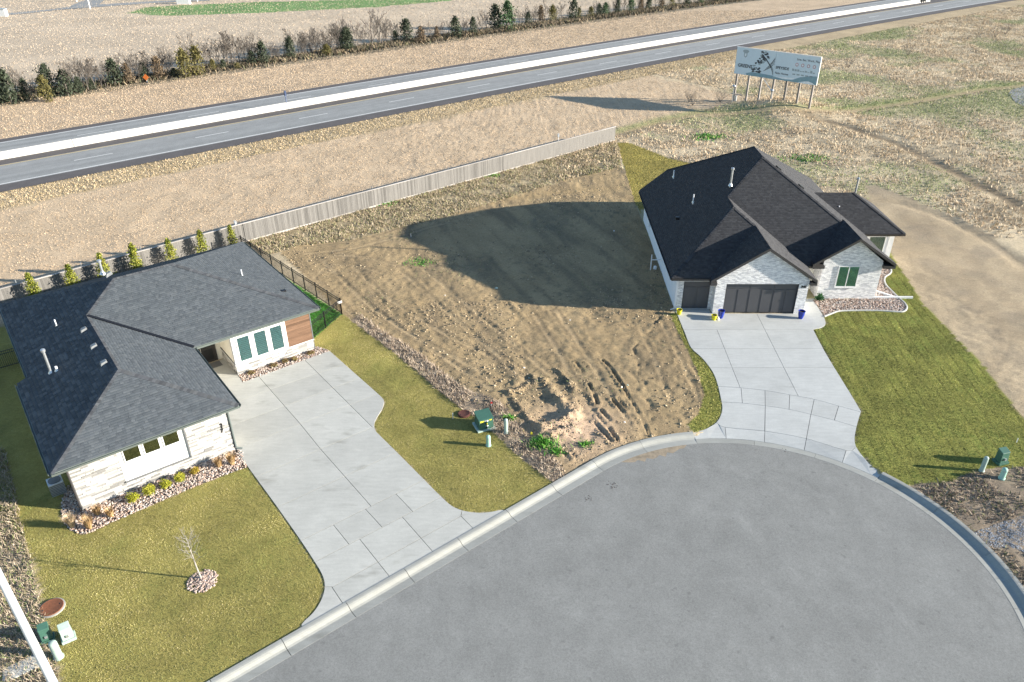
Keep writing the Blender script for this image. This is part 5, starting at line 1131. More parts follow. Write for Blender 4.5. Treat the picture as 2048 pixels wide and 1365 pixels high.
# pale scraps and stones that can be told apart on the lot
for c, r, m2 in (((993, 577), .16, 'palegr'), ((762, 668), .07, 'white'), ((1048, 735), .09, 'white'), ((1058, 757), .08, 'palegr'), ((1243, 775), .10, 'pvc'), ((1255, 771), .09, 'palegr'), ((1249, 845), .09, 'pvc'), ((1228, 463), .09, 'pvc'), ((1140, 640), .07, 'white'), ((890, 590), .07, 'white')):
    p = P(*c); z = float(gz(np.array([p[0]]), np.array([p[1]]))[0]); mb = MB()
    n = 7; prof = [(p[0] + r * rng.uniform(.7, 1.2) * math.cos(k * 6.283 / n), p[1] + r * .7 * rng.uniform(.7, 1.2) * math.sin(k * 6.283 / n)) for k in range(n)]
    mb.hexa([(x, y, z - .03) for x, y in prof], [(p[0] + (x - p[0]) * .7, p[1] + (y - p[1]) * .7, z + r * rng.uniform(.35, .6)) for x, y in prof])
    mb.build('rubble', m2, bevel=.01, label='pale lump of concrete rubble lying on the vacant lot', cat='rubble', group='pale rubble on the lot')
# ================================================================ edging and garden plants
mb = MB(); V = []; pth = smooth(bedR_edge, 2); nr = len(pth)
d_ = np.gradient(pth, axis=0); d_ /= np.hypot(d_[:, 0], d_[:, 1])[:, None]; n2 = np.c_[-d_[:, 1], d_[:, 0]]
mb.add(*sweep([(p, n) for p, n in zip(pth, n2)], [(-.06, -.1), (-.06, .06), (-.03, .085), (.03, .085), (.06, .06), (.06, -.1)]))
mb.build('bed_edging', 'edging', label='pale curved concrete edging around the rock bed of the brick wing', cat='edging')
def leaf_ball(n, rx, rz, size, pal, cz, dense=.55, clumps=40, conic=None):
    """leaf triangles in clumps through a volume (local coordinates, base at z=0)"""
    cc = rng.normal(0, 1, (clumps, 3)); cc /= np.linalg.norm(cc, axis=1)[:, None]; rad = dense + (1 - dense) * rng.random((clumps, 1)); cc *= rad
    if conic is not None:
        t = rng.random(clumps) ** .75; an = rng.random(clumps) * 6.283; r = rx * conic(t) * (.45 + .6 * rng.random(clumps))
        cen = np.c_[r * np.cos(an), r * np.sin(an), cz + rz * t]
        sp = rx * .20 * (.5 + conic(t))
    else:
        cen = cc * [rx, rx, rz] + [0, 0, cz]; sp = np.full(clumps, rx * .22)
    k = rng.integers(0, clumps, n); p = cen[k] + rng.normal(0, 1, (n, 3)) * sp[k][:, None]
    p[:, 2] = np.maximum(p[:, 2], .02)
    e1 = rng.normal(0, 1, (n, 3)); e1 /= np.linalg.norm(e1, axis=1)[:, None]; e2 = rng.normal(0, 1, (n, 3)); e2 -= e1 * (e1 * e2).sum(1)[:, None]; e2 /= np.linalg.norm(e2, axis=1)[:, None]
    s = size * (.6 + .8 * rng.random((n, 1)))
    V = np.stack([p - e1 * s * .5 - e2 * s * .3, p + e1 * s * .5 - e2 * s * .3, p + e2 * s * .7], 1).reshape(-1, 3)
    cl = np.asarray(pal)[rng.integers(0, len(pal), clumps)][k] * (1 + .25 * (rng.random((n, 1)) - .5))
    return mesh_np(V, np.arange(3 * n).reshape(-1, 3), np.repeat(cl, 3, 0))
def twigs(segs, n=3):
    V = []; Fq = []
    for a, b, r0, r1 in segs:
        a = np.asarray(a, float); b = np.asarray(b, float); d = b - a; d /= np.linalg.norm(d) + 1e-9
        x = np.cross(d, [0, 0, 1.] if abs(d[2]) < .9 else [1., 0, 0]); x /= np.linalg.norm(x); y = np.cross(d, x); o = len(V)
        for p, r in ((a, r0), (b, r1)): V += [p + r * (x * math.cos(6.2832 * k / n) + y * math.sin(6.2832 * k / n)) for k in range(n)]
        Fq += [(o + k, o + (k + 1) % n, o + n + (k + 1) % n, o + n + k) for k in range(n)]
    return mesh_np(np.array(V), np.array(Fq))
SHP = [(.26, .27, .02), (.32, .32, .03), (.20, .21, .02), (.38, .36, .05)]
shrub_me = [leaf_ball(1500, .26, .20, .05, SHP, .22, .5, 60) for _ in range(2)] + [leaf_ball(900, .2, .15, .05, [(.32, .24, .03), (.38, .27, .04), (.25, .19, .03)], .17, .5, 40)]
stem_me = twigs([((0, 0, -.03), (.0, .0, .2), .025, .012)] + [((0, 0, .08), (.15 * math.cos(a), .15 * math.sin(a), .24), .012, .005) for a in range(6)])
for px, mi, sc, lab in (((268, 1001), 0, 1.0, 'yellow green dwarf shrub in the rock bed, farthest from the driveway'), ((300, 987), 1, 1.05, 'yellow green dwarf shrub, second from the far end of the bed'), ((333, 974), 0, .95, 'middle yellow green dwarf shrub below the white window panel'), ((361, 961), 1, .95, 'yellow green dwarf shrub, second from the driveway end'), ((391, 947), 2, 1.0, 'smallest orange tinged dwarf shrub, closest to the tan grasses by driveway')):
    t = thing('dwarf_shrub', P(*px), lab, 'shrub', 'dwarf shrubs in the front bed'); t.scale = (sc,) * 3; t.rotation_euler[2] = random.random() * 6
    link('foliage', shrub_me[mi], 'leaf', t); link('stem', stem_me, 'bark', t)
def ograss(h, n, pal):
    a = rng.random(n) * 6.283; r = .10 * np.sqrt(rng.random(n)); p = np.c_[r * np.cos(a), r * np.sin(a), np.zeros(n) - .02]
    hh = h * (.6 + .5 * rng.random(n)); out = .15 + .35 * rng.random(n); ta = a + rng.normal(0, .5, n)
    mid = p + np.c_[np.cos(ta) * out * hh * .35, np.sin(ta) * out * hh * .35, hh * .6]; tip = p + np.c_[np.cos(ta) * out * hh, np.sin(ta) * out * hh, hh]
    wv = np.c_[-np.sin(ta), np.cos(ta), np.zeros(n)] * .011
    V = np.stack([p - wv, p + wv, mid + wv * .8, mid - wv * .8, tip], 1).reshape(-1, 3); b = (np.arange(n) * 5)[:, None]
    return mesh_np(V, [b + np.array([0, 1, 2, 3]), b + np.array([3, 2, 4])], np.repeat(pick(pal, n), 5, 0))
OGP = [(.50, .35, .18), (.42, .27, .12), (.56, .41, .23), (.36, .22, .10)]
og_me = [ograss(.75, 330, OGP), ograss(.6, 300, OGP), ograss(.85, 330, [(.48, .36, .22), (.40, .30, .18), (.55, .44, .3)])]
for px, mi, lab in (((439, 934), 1, 'tan ornamental grass clump in the bed, next to the smallest shrub'), ((465, 929), 0, 'tall orange tan ornamental grass clump at the driveway corner of the bed'), ((146, 1055), 2, 'pale straw ornamental grass clump on the shaded corner of the bed'), ((180, 1057), 0, 'orange tan ornamental grass clump at the rounded corner of the bed'), ((197, 1030), 1, 'small ornamental grass clump against the stone wall corner'), ((223, 1034), 1, 'low orange ornamental grass clump nearest the first dwarf shrub')):
    t = thing('ornamental_grass', P(*px), lab, 'ornamental grass', 'ornamental grasses in the front bed'); t.rotation_euler[2] = random.random() * 6
    link('blades', og_me[mi], 'grass', t, kind='stuff'); link('crown', stem_me, 'bark', t)
lp_me = [leaf_ball(500, .2, .10, .06, [(.20, .12, .05), (.26, .18, .07), (.15, .10, .04), (.24, .21, .08)], .1, .4, 25)]
for px, lab in (((503, 748), 'low dark reddish plant at the porch end of the narrow rock strip'), ((548, 733), 'low brown green plant under the first tall window'), ((572, 724), 'low olive plant under the second tall window'), ((590, 720), 'low brownish plant under the third tall window'), ((622, 708), 'low russet plant below the wood cladding')):
    t = thing('ground_cover_plant', P(*px), lab, 'plant', 'low plants in the rock strip'); link('foliage', lp_me[0], 'leaf', t); link('stem', stem_me, 'bark', t); t.scale = (1.1, 1.1, .8); t.rotation_euler[2] = random.random() * 6
t = thing('garden_plant', P(1637.8, 602), 'broad leaved green plant in the rock bed at the entry corner', 'plant'); link('foliage', leaf_ball(500, .3, .22, .11, [(.05, .13, .05), (.07, .18, .07), (.04, .10, .04)], .3, .3, 30), 'leaf', t); link('stem', stem_me, 'bark', t)
# ---------------------------------------------------------------- saplings along the fence
CONE = lambda t: (1 - t) ** .85 + .05
sap_me = [leaf_ball(1500, .44, 2.0, .08, [(.17, .19, .02), (.22, .23, .03), (.12, .15, .02), (.28, .27, .05)], .1, conic=CONE, clumps=120) for _ in range(3)]
sap_tr = twigs([((0, 0, -.05), (0, 0, 1.9), .035, .01)] + [((0, 0, .15 + k * .12), (.4 * CONE(k / 15) * math.cos(k * 2.4), .4 * CONE(k / 15) * math.sin(k * 2.4), .2 + k * .12), .012, .004) for k in range(14)], 5)
sap_l = ['young evergreen sapling by the fence, farthest from the black corner post', 'second young evergreen from the far end of the sapling row', 'young evergreen sapling standing beside the rear metal flue', 'middle evergreen sapling of the row along the wooden fence', 'third young evergreen counted from the black corner post', 'second young evergreen counted from the black corner post', 'young evergreen sapling right beside the black corner post']
for i, px in enumerate([(54, 546.6), (133, 529), (196, 506.6), (260.5, 487), (333, 478), (397, 460.5), (458, 450)]):
    fo = FENCE[0] + np.array([_fd[1], -_fd[0], 0]) * .95; r_ = ray(*px); r2 = np.array([r_[0], r_[1]])
    tt = np.linalg.solve(np.array([[_fd[0], -r2[0]], [_fd[1], -r2[1]]]), -fo[:2]); p = fo + _fd * tt[0]; p[2] = 0; hs = (H + r_[2] * tt[1]) / 2.15
    t = thing('evergreen_sapling', p, sap_l[i], 'tree', 'evergreen saplings along the fence'); t.rotation_euler[2] = i * 1.3; t.scale = (hs * 1.0, hs * 1.0, hs)
    link('crown', sap_me[i % 3], 'leaf', t); link('trunk', sap_tr, 'bark', t)
# ---------------------------------------------------------------- young bare tree in the left lawn
def grow(p, d, L, r, lev, out, rg, spread=.55, up=.15):
    n = 3; q = p
    for k in range(n):
        d2 = d + np.array([rg.uniform(-.12, .12), rg.uniform(-.12, .12), up * .3]); d2 /= np.linalg.norm(d2); e = q + d2 * L / n
        out.append((q, e, r * (1 - .28 * k / n), r * (1 - .28 * (k + 1) / n))); q = e; d = d2
        if lev > 0 and k > 0 or lev > 2:
            for j in range(rg.choice([1, 1, 2])):
                a = rg.uniform(0, 6.283); s = np.array([math.cos(a), math.sin(a), rg.uniform(-.1, .5)]) * spread + d * .8; s /= np.linalg.norm(s)
                grow(q, s, L * rg.uniform(.5, .75), r * .55, lev - 1, out, rg, spread, up)
rg = random.Random(4); segs = []
tr = [((0, 0, -.05), (-.06, .0, .6), .045, .036), ((-.06, 0, .6), (-.1, .03, 1.2), .036, .028), ((-.1, .03, 1.2), (-.15, .06, 1.9), .028, .018), ((-.15, .06, 1.9), (-.18, .1, 2.6), .018, .007)]
for k in range(16):
    z = 1.05 + k * .095; x = -.09 - (z - 1.05) * .05; a = k * 2.4; grow(np.array([x, .03, z]), np.array([math.cos(a) * .75, math.sin(a) * .75, .75]), .55 - .012 * k, .011, 2, segs, rg, .6)
t = thing('young_tree', P(403, 1158), 'slender leafless young tree in a ring of rocks on the lawn', 'tree'); link('trunk', twigs(tr, 7), 'barkpale', t); link('crown', twigs(segs), 'barkpale', t)
# ================================================================ hedgerow beyond the highway
CED = lambda t: np.clip((1 - t) ** .5 * (.6 + .5 * np.minimum(1, t * 4)), .05, 1)
PAL = {'dark': [(.045, .060, .035), (.06, .075, .045), (.035, .045, .028)], 'olive': [(.12, .105, .035), (.15, .13, .045), (.09, .085, .03)], 'green': [(.05, .095, .04), (.07, .125, .055), (.04, .075, .03)], 'brown': [(.13, .095, .06), (.16, .115, .07), (.10, .075, .05)]}
ced_me = {k: [leaf_ball(1000, 1.9, 4.6, .34, v, .25, conic=CED, clumps=90) for _ in range(2)] for k, v in PAL.items()}
ced_tr = twigs([((0, 0, -.1), (0, 0, 4.2), .16, .03)] + [((0, 0, .5 + .4 * k), (1.2 * CED(.1 + k / 10) * math.cos(k * 2.4), 1.2 * CED(.1 + k / 10) * math.sin(k * 2.4), .8 + .4 * k), .04, .012) for k in range(9)], 5)
CEDL = {'dark': 'dark green cedar in the hedgerow beyond the highway', 'olive': 'olive yellow cedar in the hedgerow beyond the highway', 'green': 'fresh green cedar in the hedgerow beyond the highway', 'brown': 'brownish cedar in the hedgerow beyond the highway'}
def hgt_at(b, top):
    p = P(*b); d = ray(*top); t = math.hypot(p[0], p[1]) / math.hypot(d[0], d[1]); return H + d[2] * t
cl = [(kT, 30, 600, 470, 'dark'), (kT, 70, 605, 405, 'dark'), (kT, 165, 590, 460, 'dark'), (kT, 280, 595, 445, 'olive'), (kT, 305, 560, 375, 'dark'), (kT, 400, 560, 410, 'dark'), (kT, 470, 545, 450, 'dark'), (kT, 540, 525, 460, 'dark'), (kT, 680, 500, 345, 'dark'), (kT, 760, 490, 375, 'brown'), (kT, 850, 470, 370, 'dark'), (kT, 935, 465, 335, 'brown'), (kT, 1090, 455, 295, 'olive'), (kT, 1165, 437, 275, 'olive'), (kT, 1025, 450, 400, 'dark'), (kT, 1250, 415, 350, 'olive'), (kT, 1310, 405, 350, 'dark'), (kT, 1390, 402, 370, 'olive'), (kT, 1545, 375, 245, 'dark'), (kT, 1480, 380, 300, 'dark'), (kT, 1705, 345, 220, 'dark'), (kT, 1915, 322, 265, 'olive'), (kT, 2030, 300, 165, 'dark'),
      (kU, 235, 245, 135, 'dark'), (kU, 130, 268, 215, 'olive'), (kU, 515, 200, 95, 'dark'), (kU, 585, 208, 130, 'brown'), (kU, 460, 205, 150, 'dark'), (kU, 660, 190, 130, 'brown'), (kU, 750, 183, 85, 'dark'), (kU, 835, 168, 85, 'dark'), (kU, 940, 140, 25, 'dark'), (kU, 1000, 147, 10, 'green'), (kU, 1100, 118, 60, 'dark'), (kU, 1160, 110, 30, 'brown'), (kU, 1215, 108, 30, 'olive'), (kU, 1320, 97, -5, 'dark'), (kU, 1345, 93, 40, 'olive'), (kU, 1400, 86, 35, 'olive'), (kU, 1470, 76, 15, 'green'), (kU, 1530, 68, 0, 'dark'), (kU, 1595, 60, -10, 'green'), (kU, 1680, 48, -10, 'dark'), (kU, 1740, 40, -20, 'brown'), (kU, 1790, 36, -15, 'olive'), (kU, 1865, 28, -20, 'dark'), (kU, 1930, 22, -20, 'green'), (kU, 2010, 14, -25, 'dark'), (kU, 1640, 52, -5, 'brown'), (kU, 1440, 80, 20, 'dark')]
for f, x, yb, yt, kd in cl:
    b, tp = f([(x, yb), (x, yt)]); p = P(*b); h = hgt_at(b, tp); zw = 'small ' if h < 3.3 else ('tall ' if h > 5.2 else 'medium height '); t = thing('cedar_tree', p, zw + CEDL[kd], 'tree', zw + kd + ' hedgerow cedars'); s = h / 4.9; w = min(max(s, .5), 1.3) * random.uniform(.62, .9)
    t.scale = (w, w, s); t.rotation_euler[2] = random.random() * 6.28; link('crown', ced_me[kd][random.randrange(2)], 'leaf', t); link('trunk', ced_tr, 'bark', t)
bare = []
for sd in range(6):
    rg = random.Random(20 + sd); sg = []; grow(np.array([0, 0, 1.1]), np.array([rg.uniform(-.15, .15), rg.uniform(-.15, .15), 1.]), 2.2, .085, 4 if sd % 2 else 4, sg, rg, .6, .1)
    for j in range(2):
        a = rg.uniform(0, 6.28); grow(np.array([0, 0, .8 + .4 * j]), np.array([math.cos(a) * .5, math.sin(a) * .5, .85]), 1.7, .05, 3, sg, rg, .6, .1)
    sg = sg[:900]; zt = max(s_[1][2] for s_ in sg); bare.append((twigs([((0, 0, -.1), (0, 0, 1.15), .12, .085)], 6), twigs([(a, b, max(r0, .030), max(r1, .024)) for a, b, r0, r1 in sg]), zt))
bl = [(kT, 20, 610, 400), (kT, 110, 590, 370), (kT, 200, 600, 450), (kT, 400, 565, 350), (kT, 460, 545, 320), (kT, 520, 540, 340), (kT, 560, 530, 330), (kT, 620, 515, 350), (kT, 700, 500, 310), (kT, 780, 490, 285), (kT, 820, 480, 300), (kT, 880, 470, 280), (kT, 960, 455, 270), (kT, 1000, 440, 262), (kT, 1120, 425, 190), (kT, 1225, 410, 225), (kT, 1290, 400, 215), (kT, 1340, 398, 165), (kT, 1380, 395, 190), (kT, 1440, 385, 200), (kT, 1490, 380, 180), (kT, 1590, 365, 235), (kT, 1640, 360, 250), (kT, 1730, 345, 158), (kT, 1785, 338, 180), (kT, 1830, 332, 155), (kT, 1880, 325, 160), (kT, 1960, 312, 125), (kT, 2010, 305, 100),
      (kU, 30, 275, 160), (kU, 80, 270, 130), (kU, 160, 260, 110), (kU, 200, 250, 88), (kU, 280, 240, 95), (kU, 350, 235, 40), (kU, 400, 228, 90), (kU, 440, 215, 95), (kU, 630, 200, 105), (kU, 690, 185, 100), (kU, 800, 175, 80), (kU, 880, 165, 45), (kU, 1060, 130, 40), (kU, 1090, 122, 22), (kU, 1135, 115, 20), (kU, 1180, 108, -5), (kU, 1260, 100, 5), (kU, 1430, 82, 0), (kU, 1510, 72, -10), (kU, 1560, 65, -10), (kU, 1650, 52, -20), (kU, 1710, 44, -20), (kU, 1830, 32, -25), (kU, 1900, 25, -25), (kU, 1970, 18, -25)]
bl = bl + [(f, x + random.uniform(15, 40), yb - random.uniform(6, 16), yt + random.uniform(-5, 45)) for f, x, yb, yt in bl] + [(f, x - random.uniform(10, 30), yb - random.uniform(0, 8), yb - random.uniform(50, 90)) for f, x, yb, yt in bl]
for i, (f, x, yb, yt) in enumerate(bl):
    b, tp = f([(x, yb - 6), (x, yt)]); p = P(*b); h = hgt_at(b, tp); tm, cm, zt = bare[i % 6]
    zw = 'low ' if h < 5.2 else ('tall ' if h > 6.8 else 'medium height '); t = thing('bare_tree', p, zw + 'leafless grey tree in the hedgerow beyond the highway', 'tree', zw + 'bare hedgerow trees'); s = h / zt; t.scale = (s * .9, s * .9, s); t.rotation_euler[2] = random.random() * 6.28
    link('trunk', tm, 'bark', t); link('crown', cm, 'bark', t)
q = np.c_[rng.uniform(-8, 190, 26000), rng.normal(43, 1.4, 26000)]; q = np.array([HP(a, b)[:2] for a, b in q]); q = q[infront(q)]
V, Fq, C = blades(np.c_[q, np.zeros(len(q))], .55, .22, pick([(.12, .10, .075), (.17, .135, .095), (.08, .07, .05), (.30, .23, .15), (.10, .10, .055)], len(q)), .6); link('hedgerow_brush', mesh_np(V, Fq, C), 'grass', kind='stuff', label='low tangled brush under the hedgerow trees', cat='brush')
# small bare bushes on the right
bb = twigs([s for s in (lambda L: [grow(np.array([0, 0, 0.]), np.array([math.cos(a) * .6, math.sin(a) * .6, .9]), .8, .014, 2, L, random.Random(int(a * 99)), .6) for a in np.linspace(0, 6, 11)] and L)([])])
for px in ((1378, 205), (1385, 212), (1440, 205), (1696, 137), (1815, 112), (1990, 75), (2010, 70)):
    lf = px[0] < 1500; t = thing('bare_bush', P(*px), 'leafless brown bush beside the wooden billboard posts' if lf else 'leafless brown bush on the rough ground between billboard and highway', 'bush', 'bare bushes by the billboard' if lf else 'bare bushes on the rough ground'); s = 1.3 if px[0] < 1500 else 1.6; t.scale = (s, s, s); t.rotation_euler[2] = px[0]; link('twigs', bb, 'bark', t, kind='stuff')
# ================================================================ wooden fence
fence = thing('wooden_fence', FENCE[1], 'long weathered wooden privacy fence with pale cap rail', 'fence')
pk = MB(); pk.box(-.068, .068, -.009, .009, -.02, 1.72); pkm = bpy.data.meshes.new('picket'); pkm.from_pydata(pk.V, [], pk.F); pkm.materials.append(M['fence'])
pos = []
for a, b in zip(FENCE[:-1], FENCE[1:]):
    L = np.linalg.norm(b - a); d = (b - a) / L; an = math.atan2(d[1], d[0])
    for k in range(int(L / .143)): pos.append((a + d * (k + .5) * .143, an))
def pixof(p): d = np.asarray(p, float) - [0, 0, H]; z = d @ AX2; return 1024 + F * (d @ AX0) / z, 682.5 - F * (d @ AX1) / z
vis = [i for i, (p, a) in enumerate(pos) if pixof(p)[0] > 440 or (pixof(p)[0] > -5 and pixof(p)[0] < 300)]
vis.sort(key=lambda i: np.linalg.norm(pos[i][0])); single = set(vis[:298]); mb = MB()
for i, (p, an) in enumerate(pos):
    dz = random.uniform(-.012, .012); tw = random.uniform(-.012, .012)
    if i in single:
        o = link('picket', pkm, None, fence, loc=p - FENCE[1] + [0, 0, dz]); o.rotation_euler[2] = an + tw
    else:
        c, s = math.cos(an + tw), math.sin(an + tw); mb.add([(p[0] + x * c - y * s, p[1] + x * s + y * c, z + dz) for x, y, z in pk.V], pk.F)
mb.build('pickets', 'fence', fence, kind='stuff')
for a, b in zip(FENCE[:-1], FENCE[1:]):
    L = np.linalg.norm(b - a); d = (b - a) / L; n = np.array([-d[1], d[0], 0]); nb = int(L / 2.4); w = L / nb
    for k in range(nb):
        p, q = a + d * k * w, a + d * ((k + 1) * w - .006)
        for nm, lo, hi, z0, z1, mt in (('cap_rail', -.075, .075, 1.72, 1.765, 'fencecap'), ('kick_board', -.034, -.010, -.03, .13, 'fencecap'), ('rail', .010, .05, .35, .44, 'fence'), ('rail', .010, .05, 1.4, 1.49, 'fence')):
            mb = MB(); mb.hexa([p + n * lo + [0, 0, z0], q + n * lo + [0, 0, z0], q + n * hi + [0, 0, z0], p + n * hi + [0, 0, z0]], [p + n * lo + [0, 0, z1], q + n * lo + [0, 0, z1], q + n * hi + [0, 0, z1], p + n * hi + [0, 0, z1]]); mb.build(nm, mt, fence)
        mb = MB(); c = p + n * .1; mb.box(c[0] - .045, c[0] + .045, c[1] - .045, c[1] + .045, -.2, 1.71); mb.build('post', 'fence', fence)
# ================================================================ black metal fences
def metal_fence(pts, label, h=1.25, span=1.85):
    t = thing('metal_fence', (*pts[0][:2], 0.0), label, 'fence')
    for a, b in zip(pts[:-1], pts[1:]):
        a = np.array([*a[:2], 0.]); b = np.array([*b[:2], 0.]); L = np.linalg.norm(b - a); n = max(1, round(L / span)); d = (b - a) / L
        for k in range(n + 1):
            p = a + d * L * k / n; mb = MB(); mb.box(p[0] - .035, p[0] + .035, p[1] - .035, p[1] + .035, -.2, h + .08); mb.build('post', 'black', t)
        for z in (.12, h - .22, h - .03):
            nn = np.array([-d[1], d[0], 0]) * .018; mb = MB(); mb.hexa([a - nn + [0, 0, z], b - nn + [0, 0, z], b + nn + [0, 0, z], a + nn + [0, 0, z]], [a - nn + [0, 0, z + .035], b - nn + [0, 0, z + .035], b + nn + [0, 0, z + .035], a + nn + [0, 0, z + .035]]); mb.build('rail', 'black', t)
        mb = MB()
        for k in range(1, int(L / .11)):
            p = a + d * k * .11; mb.box(p[0] - .009, p[0] + .009, p[1] - .009, p[1] + .009, .05, h)
        mb.build('pickets', 'black', t, kind='stuff')
    return t
fn = FENCE[1] + (FENCE[2] - FENCE[1]) * ((P(470, 478)[:2] - FENCE[1][:2]) @ (FENCE[2] - FENCE[1])[:2]) / ((FENCE[2] - FENCE[1])[:2] @ (FENCE[2] - FENCE[1])[:2])
mf = metal_fence([bf_back + (bf_back - bf_corner) / np.hypot(*(bf_back - bf_corner)) * .0, bf_corner, FL.W(8.2, 8.3)[:2]], 'black metal picket fence along the edge of the vacant lot')
metal_fence([bf_back, bf_back + (FENCE[1][:2] - bf_back) * .0 + np.array([-FL.u[0], -FL.u[1]]) * .9], 'short black metal fence return at the sapling nearest corner')
metal_fence([P(46, 727)[:2], P(-60, 757)[:2]], 'black metal fence in shade left of the grey roofed house')
c = P(676, 601, 1.15); mb = MB(); mb.fbox(FL, *(lambda l: (l[0] - .25, l[0] + .1, l[1] - .06, l[1] - .04))(FL.L(np.array([*bf_corner, 0]))), .95, 1.12); mb.build('fence_plate', 'white', label='small white plate on the black fence corner post', cat='sign')
# wire fence behind the wooden fence
wf = thing('wire_fence', FENCE[1], 'thin wire fence on metal posts behind the wooden fence', 'fence')
wl = []
for a, b in zip(FENCE[:-1], FENCE[1:]):
    L = np.linalg.norm(b - a); d = (b - a) / L; n = np.array([-d[1], d[0], 0])
    for k in range(int(L / 4.6)): wl.append(a + d * (k * 4.6) + n * 1.5)
for p in wl: mb = MB(); mb.tube([p - [0, 0, .2], p + [0, 0, 1.5]], .035, 5); mb.build('post', 'galv', wf)
for z in (.45, .9, 1.35): mb = MB(); mb.tube([p + [0, 0, z] for p in wl], .006, 3); mb.build('wire', 'galv', wf)
for px in ((470, 445), (1117, 270)):
    p = P(px[0], px[1], 1.9); p[2] = 0; mb = MB(); mb.tube([p, p + [0, 0, 1.9]], .035, 6); mb.box(p[0] - .1, p[0] + .1, p[1] - .02, p[1] + .02, 1.65, 2.05); mb.build('marker_post', 'white', label='white topped marker post behind the wooden fence', cat='post', group='white marker posts')
# ================================================================ utility boxes
def bollard(px, h, r, mt, label, cat='bollard'):
    t = thing('utility_bollard', P(*px), label, cat); c = P(*px)
    mb = MB(); mb.lathe(c - [0, 0, .05], [(r * 1.05, 0), (r * 1.05, .12), (r, .14), (r, h - .06), (r * .93, h), (r * .7, h + .035), (r * .25, h + .055)], 18); bd_ = mb.build('body', mt, t, True)
    mb = MB(); mb.lathe(c - [0, 0, .05], [(r * 1.25, 0), (r * 1.25, .1), (r * 1.08, .12)], 18); mb.build('base_collar', mt, t, True)
    mb = MB(); mb.lathe(c + [0, 0, h * .72], [(r * 1.015, 0), (r * 1.03, .01), (r * 1.03, .035), (r * 1.015, .045)], 18); mb.build('band', 'palegr', bd_, True)
    return t
bollard((1012, 866), .98, .115, 'palegr', 'tall pale grey green utility bollard in weeds beside the transformer')
bollard((977, 892), .72, .125, 'pale', 'short mint green utility bollard standing on the lawn strip')
bollard((118, 1315), .95, .16, 'palegr', 'pale green utility bollard beside the lamp pole'); bollard((1963, 942), .95, .12, 'palegr', 'tall grey green utility bollard on the edge of the sod')
bollard((2003, 957), .68, .14, 'pale', 'short mint green utility bollard in bare litter at the right corner')
tf = thing('transformer', P(968, 852), 'dark green pad mounted transformer box with warning stickers', 'transformer')
TF = Frame(P(968, 853), 22.0); mb = MB(); mb.fbox(TF, -.55, .55, -.5, .5, -.1, .09); mb.build('pad', 'palegr', tf, bevel=.02)
mb = MB(); mb.hexa([TF.W(-.43, -.4, .09), TF.W(.43, -.4, .09), TF.W(.43, .4, .09), TF.W(-.43, .4, .09)], [TF.W(-.43, -.4, .74), TF.W(.43, -.4, .74), TF.W(.43, .4, .86), TF.W(-.43, .4, .86)]); tcab = mb.build('cabinet', 'green', tf, bevel=.015)
mb = MB(); mb.hexa([TF.W(-.46, -.43, .742), TF.W(.46, -.43, .742), TF.W(.46, .43, .862), TF.W(-.46, .43, .862)], [TF.W(-.46, -.43, .79), TF.W(.46, -.43, .79), TF.W(.46, .43, .91), TF.W(-.46, .43, .91)]); mb.build('lid', 'green', tf, bevel=.012)
for u0, u1, z0, z1, mt in ((-.36, -.12, .60, .70, 'yflag'), (-.08, .14, .60, .70, 'white'), (.2, .34, .64, .71, 'yflag'), (-.02, .08, .38, .5, 'yflag'), (-.04, .14, .26, .33, 'white')):
    mb = MB(); mb.fbox(TF, u0, u1, -.406, -.401, z0, z1); mb.build('sticker', mt, tcab)
mb = MB(); mb.fbox(TF, -.02, .02, -.415, -.402, .12, .72); mb.build('door_seam', 'black', tcab); mb = MB(); mb.fbox(TF, .04, .1, -.44, -.402, .16, .24); mb.build('padlock', 'galv', tcab)
def pedestal(px, rot, h, w, mt, label, slope=.12):
    t = thing('utility_pedestal', P(*px), label, 'utility box'); fr = Frame(P(*px), rot)
    mb = MB(); mb.fbox(fr, -w * .62, w * .62, -w * .5, w * .5, -.1, .14); mb.build('base', mt, t, bevel=.015)
    mb = MB(); mb.hexa([fr.W(-w * .5, -w * .4, .141), fr.W(w * .5, -w * .4, .141), fr.W(w * .5, w * .4, .141), fr.W(-w * .5, w * .4, .141)], [fr.W(-w * .46, -w * .3, h - slope), fr.W(w * .46, -w * .3, h - slope), fr.W(w * .46, w * .36, h), fr.W(-w * .46, w * .36, h)]); hs_ = mb.build('housing', mt, t, bevel=.02)
    mb = MB(); mb.hexa([fr.W(-w * .49, -w * .34, h - slope + .001), fr.W(w * .49, -w * .34, h - slope + .001), fr.W(w * .49, w * .39, h + .001), fr.W(-w * .49, w * .39, h + .001)], [fr.W(-w * .47, -w * .32, h - slope + .04), fr.W(w * .47, -w * .32, h - slope + .04), fr.W(w * .47, w * .37, h + .04), fr.W(-w * .47, w * .37, h + .04)]); mb.build('cover', mt, hs_, bevel=.012)
    mb = MB(); mb.fbox(fr, -.05, .05, -w * .5, -w * .36, .3, .42); mb.build('latch', 'galv', hs_)
    return t
pedestal((2000, 925), 15, .85, .52, 'green', 'dark green utility pedestal with sloped top on the sod edge')
pedestal((138, 1278), 35, .80, .44, 'palegr', 'pale green utility box beside the rusty cover'); pedestal((97, 1280), 30, .85, .42, 'green', 'dark green utility box in shadow behind the pale box')
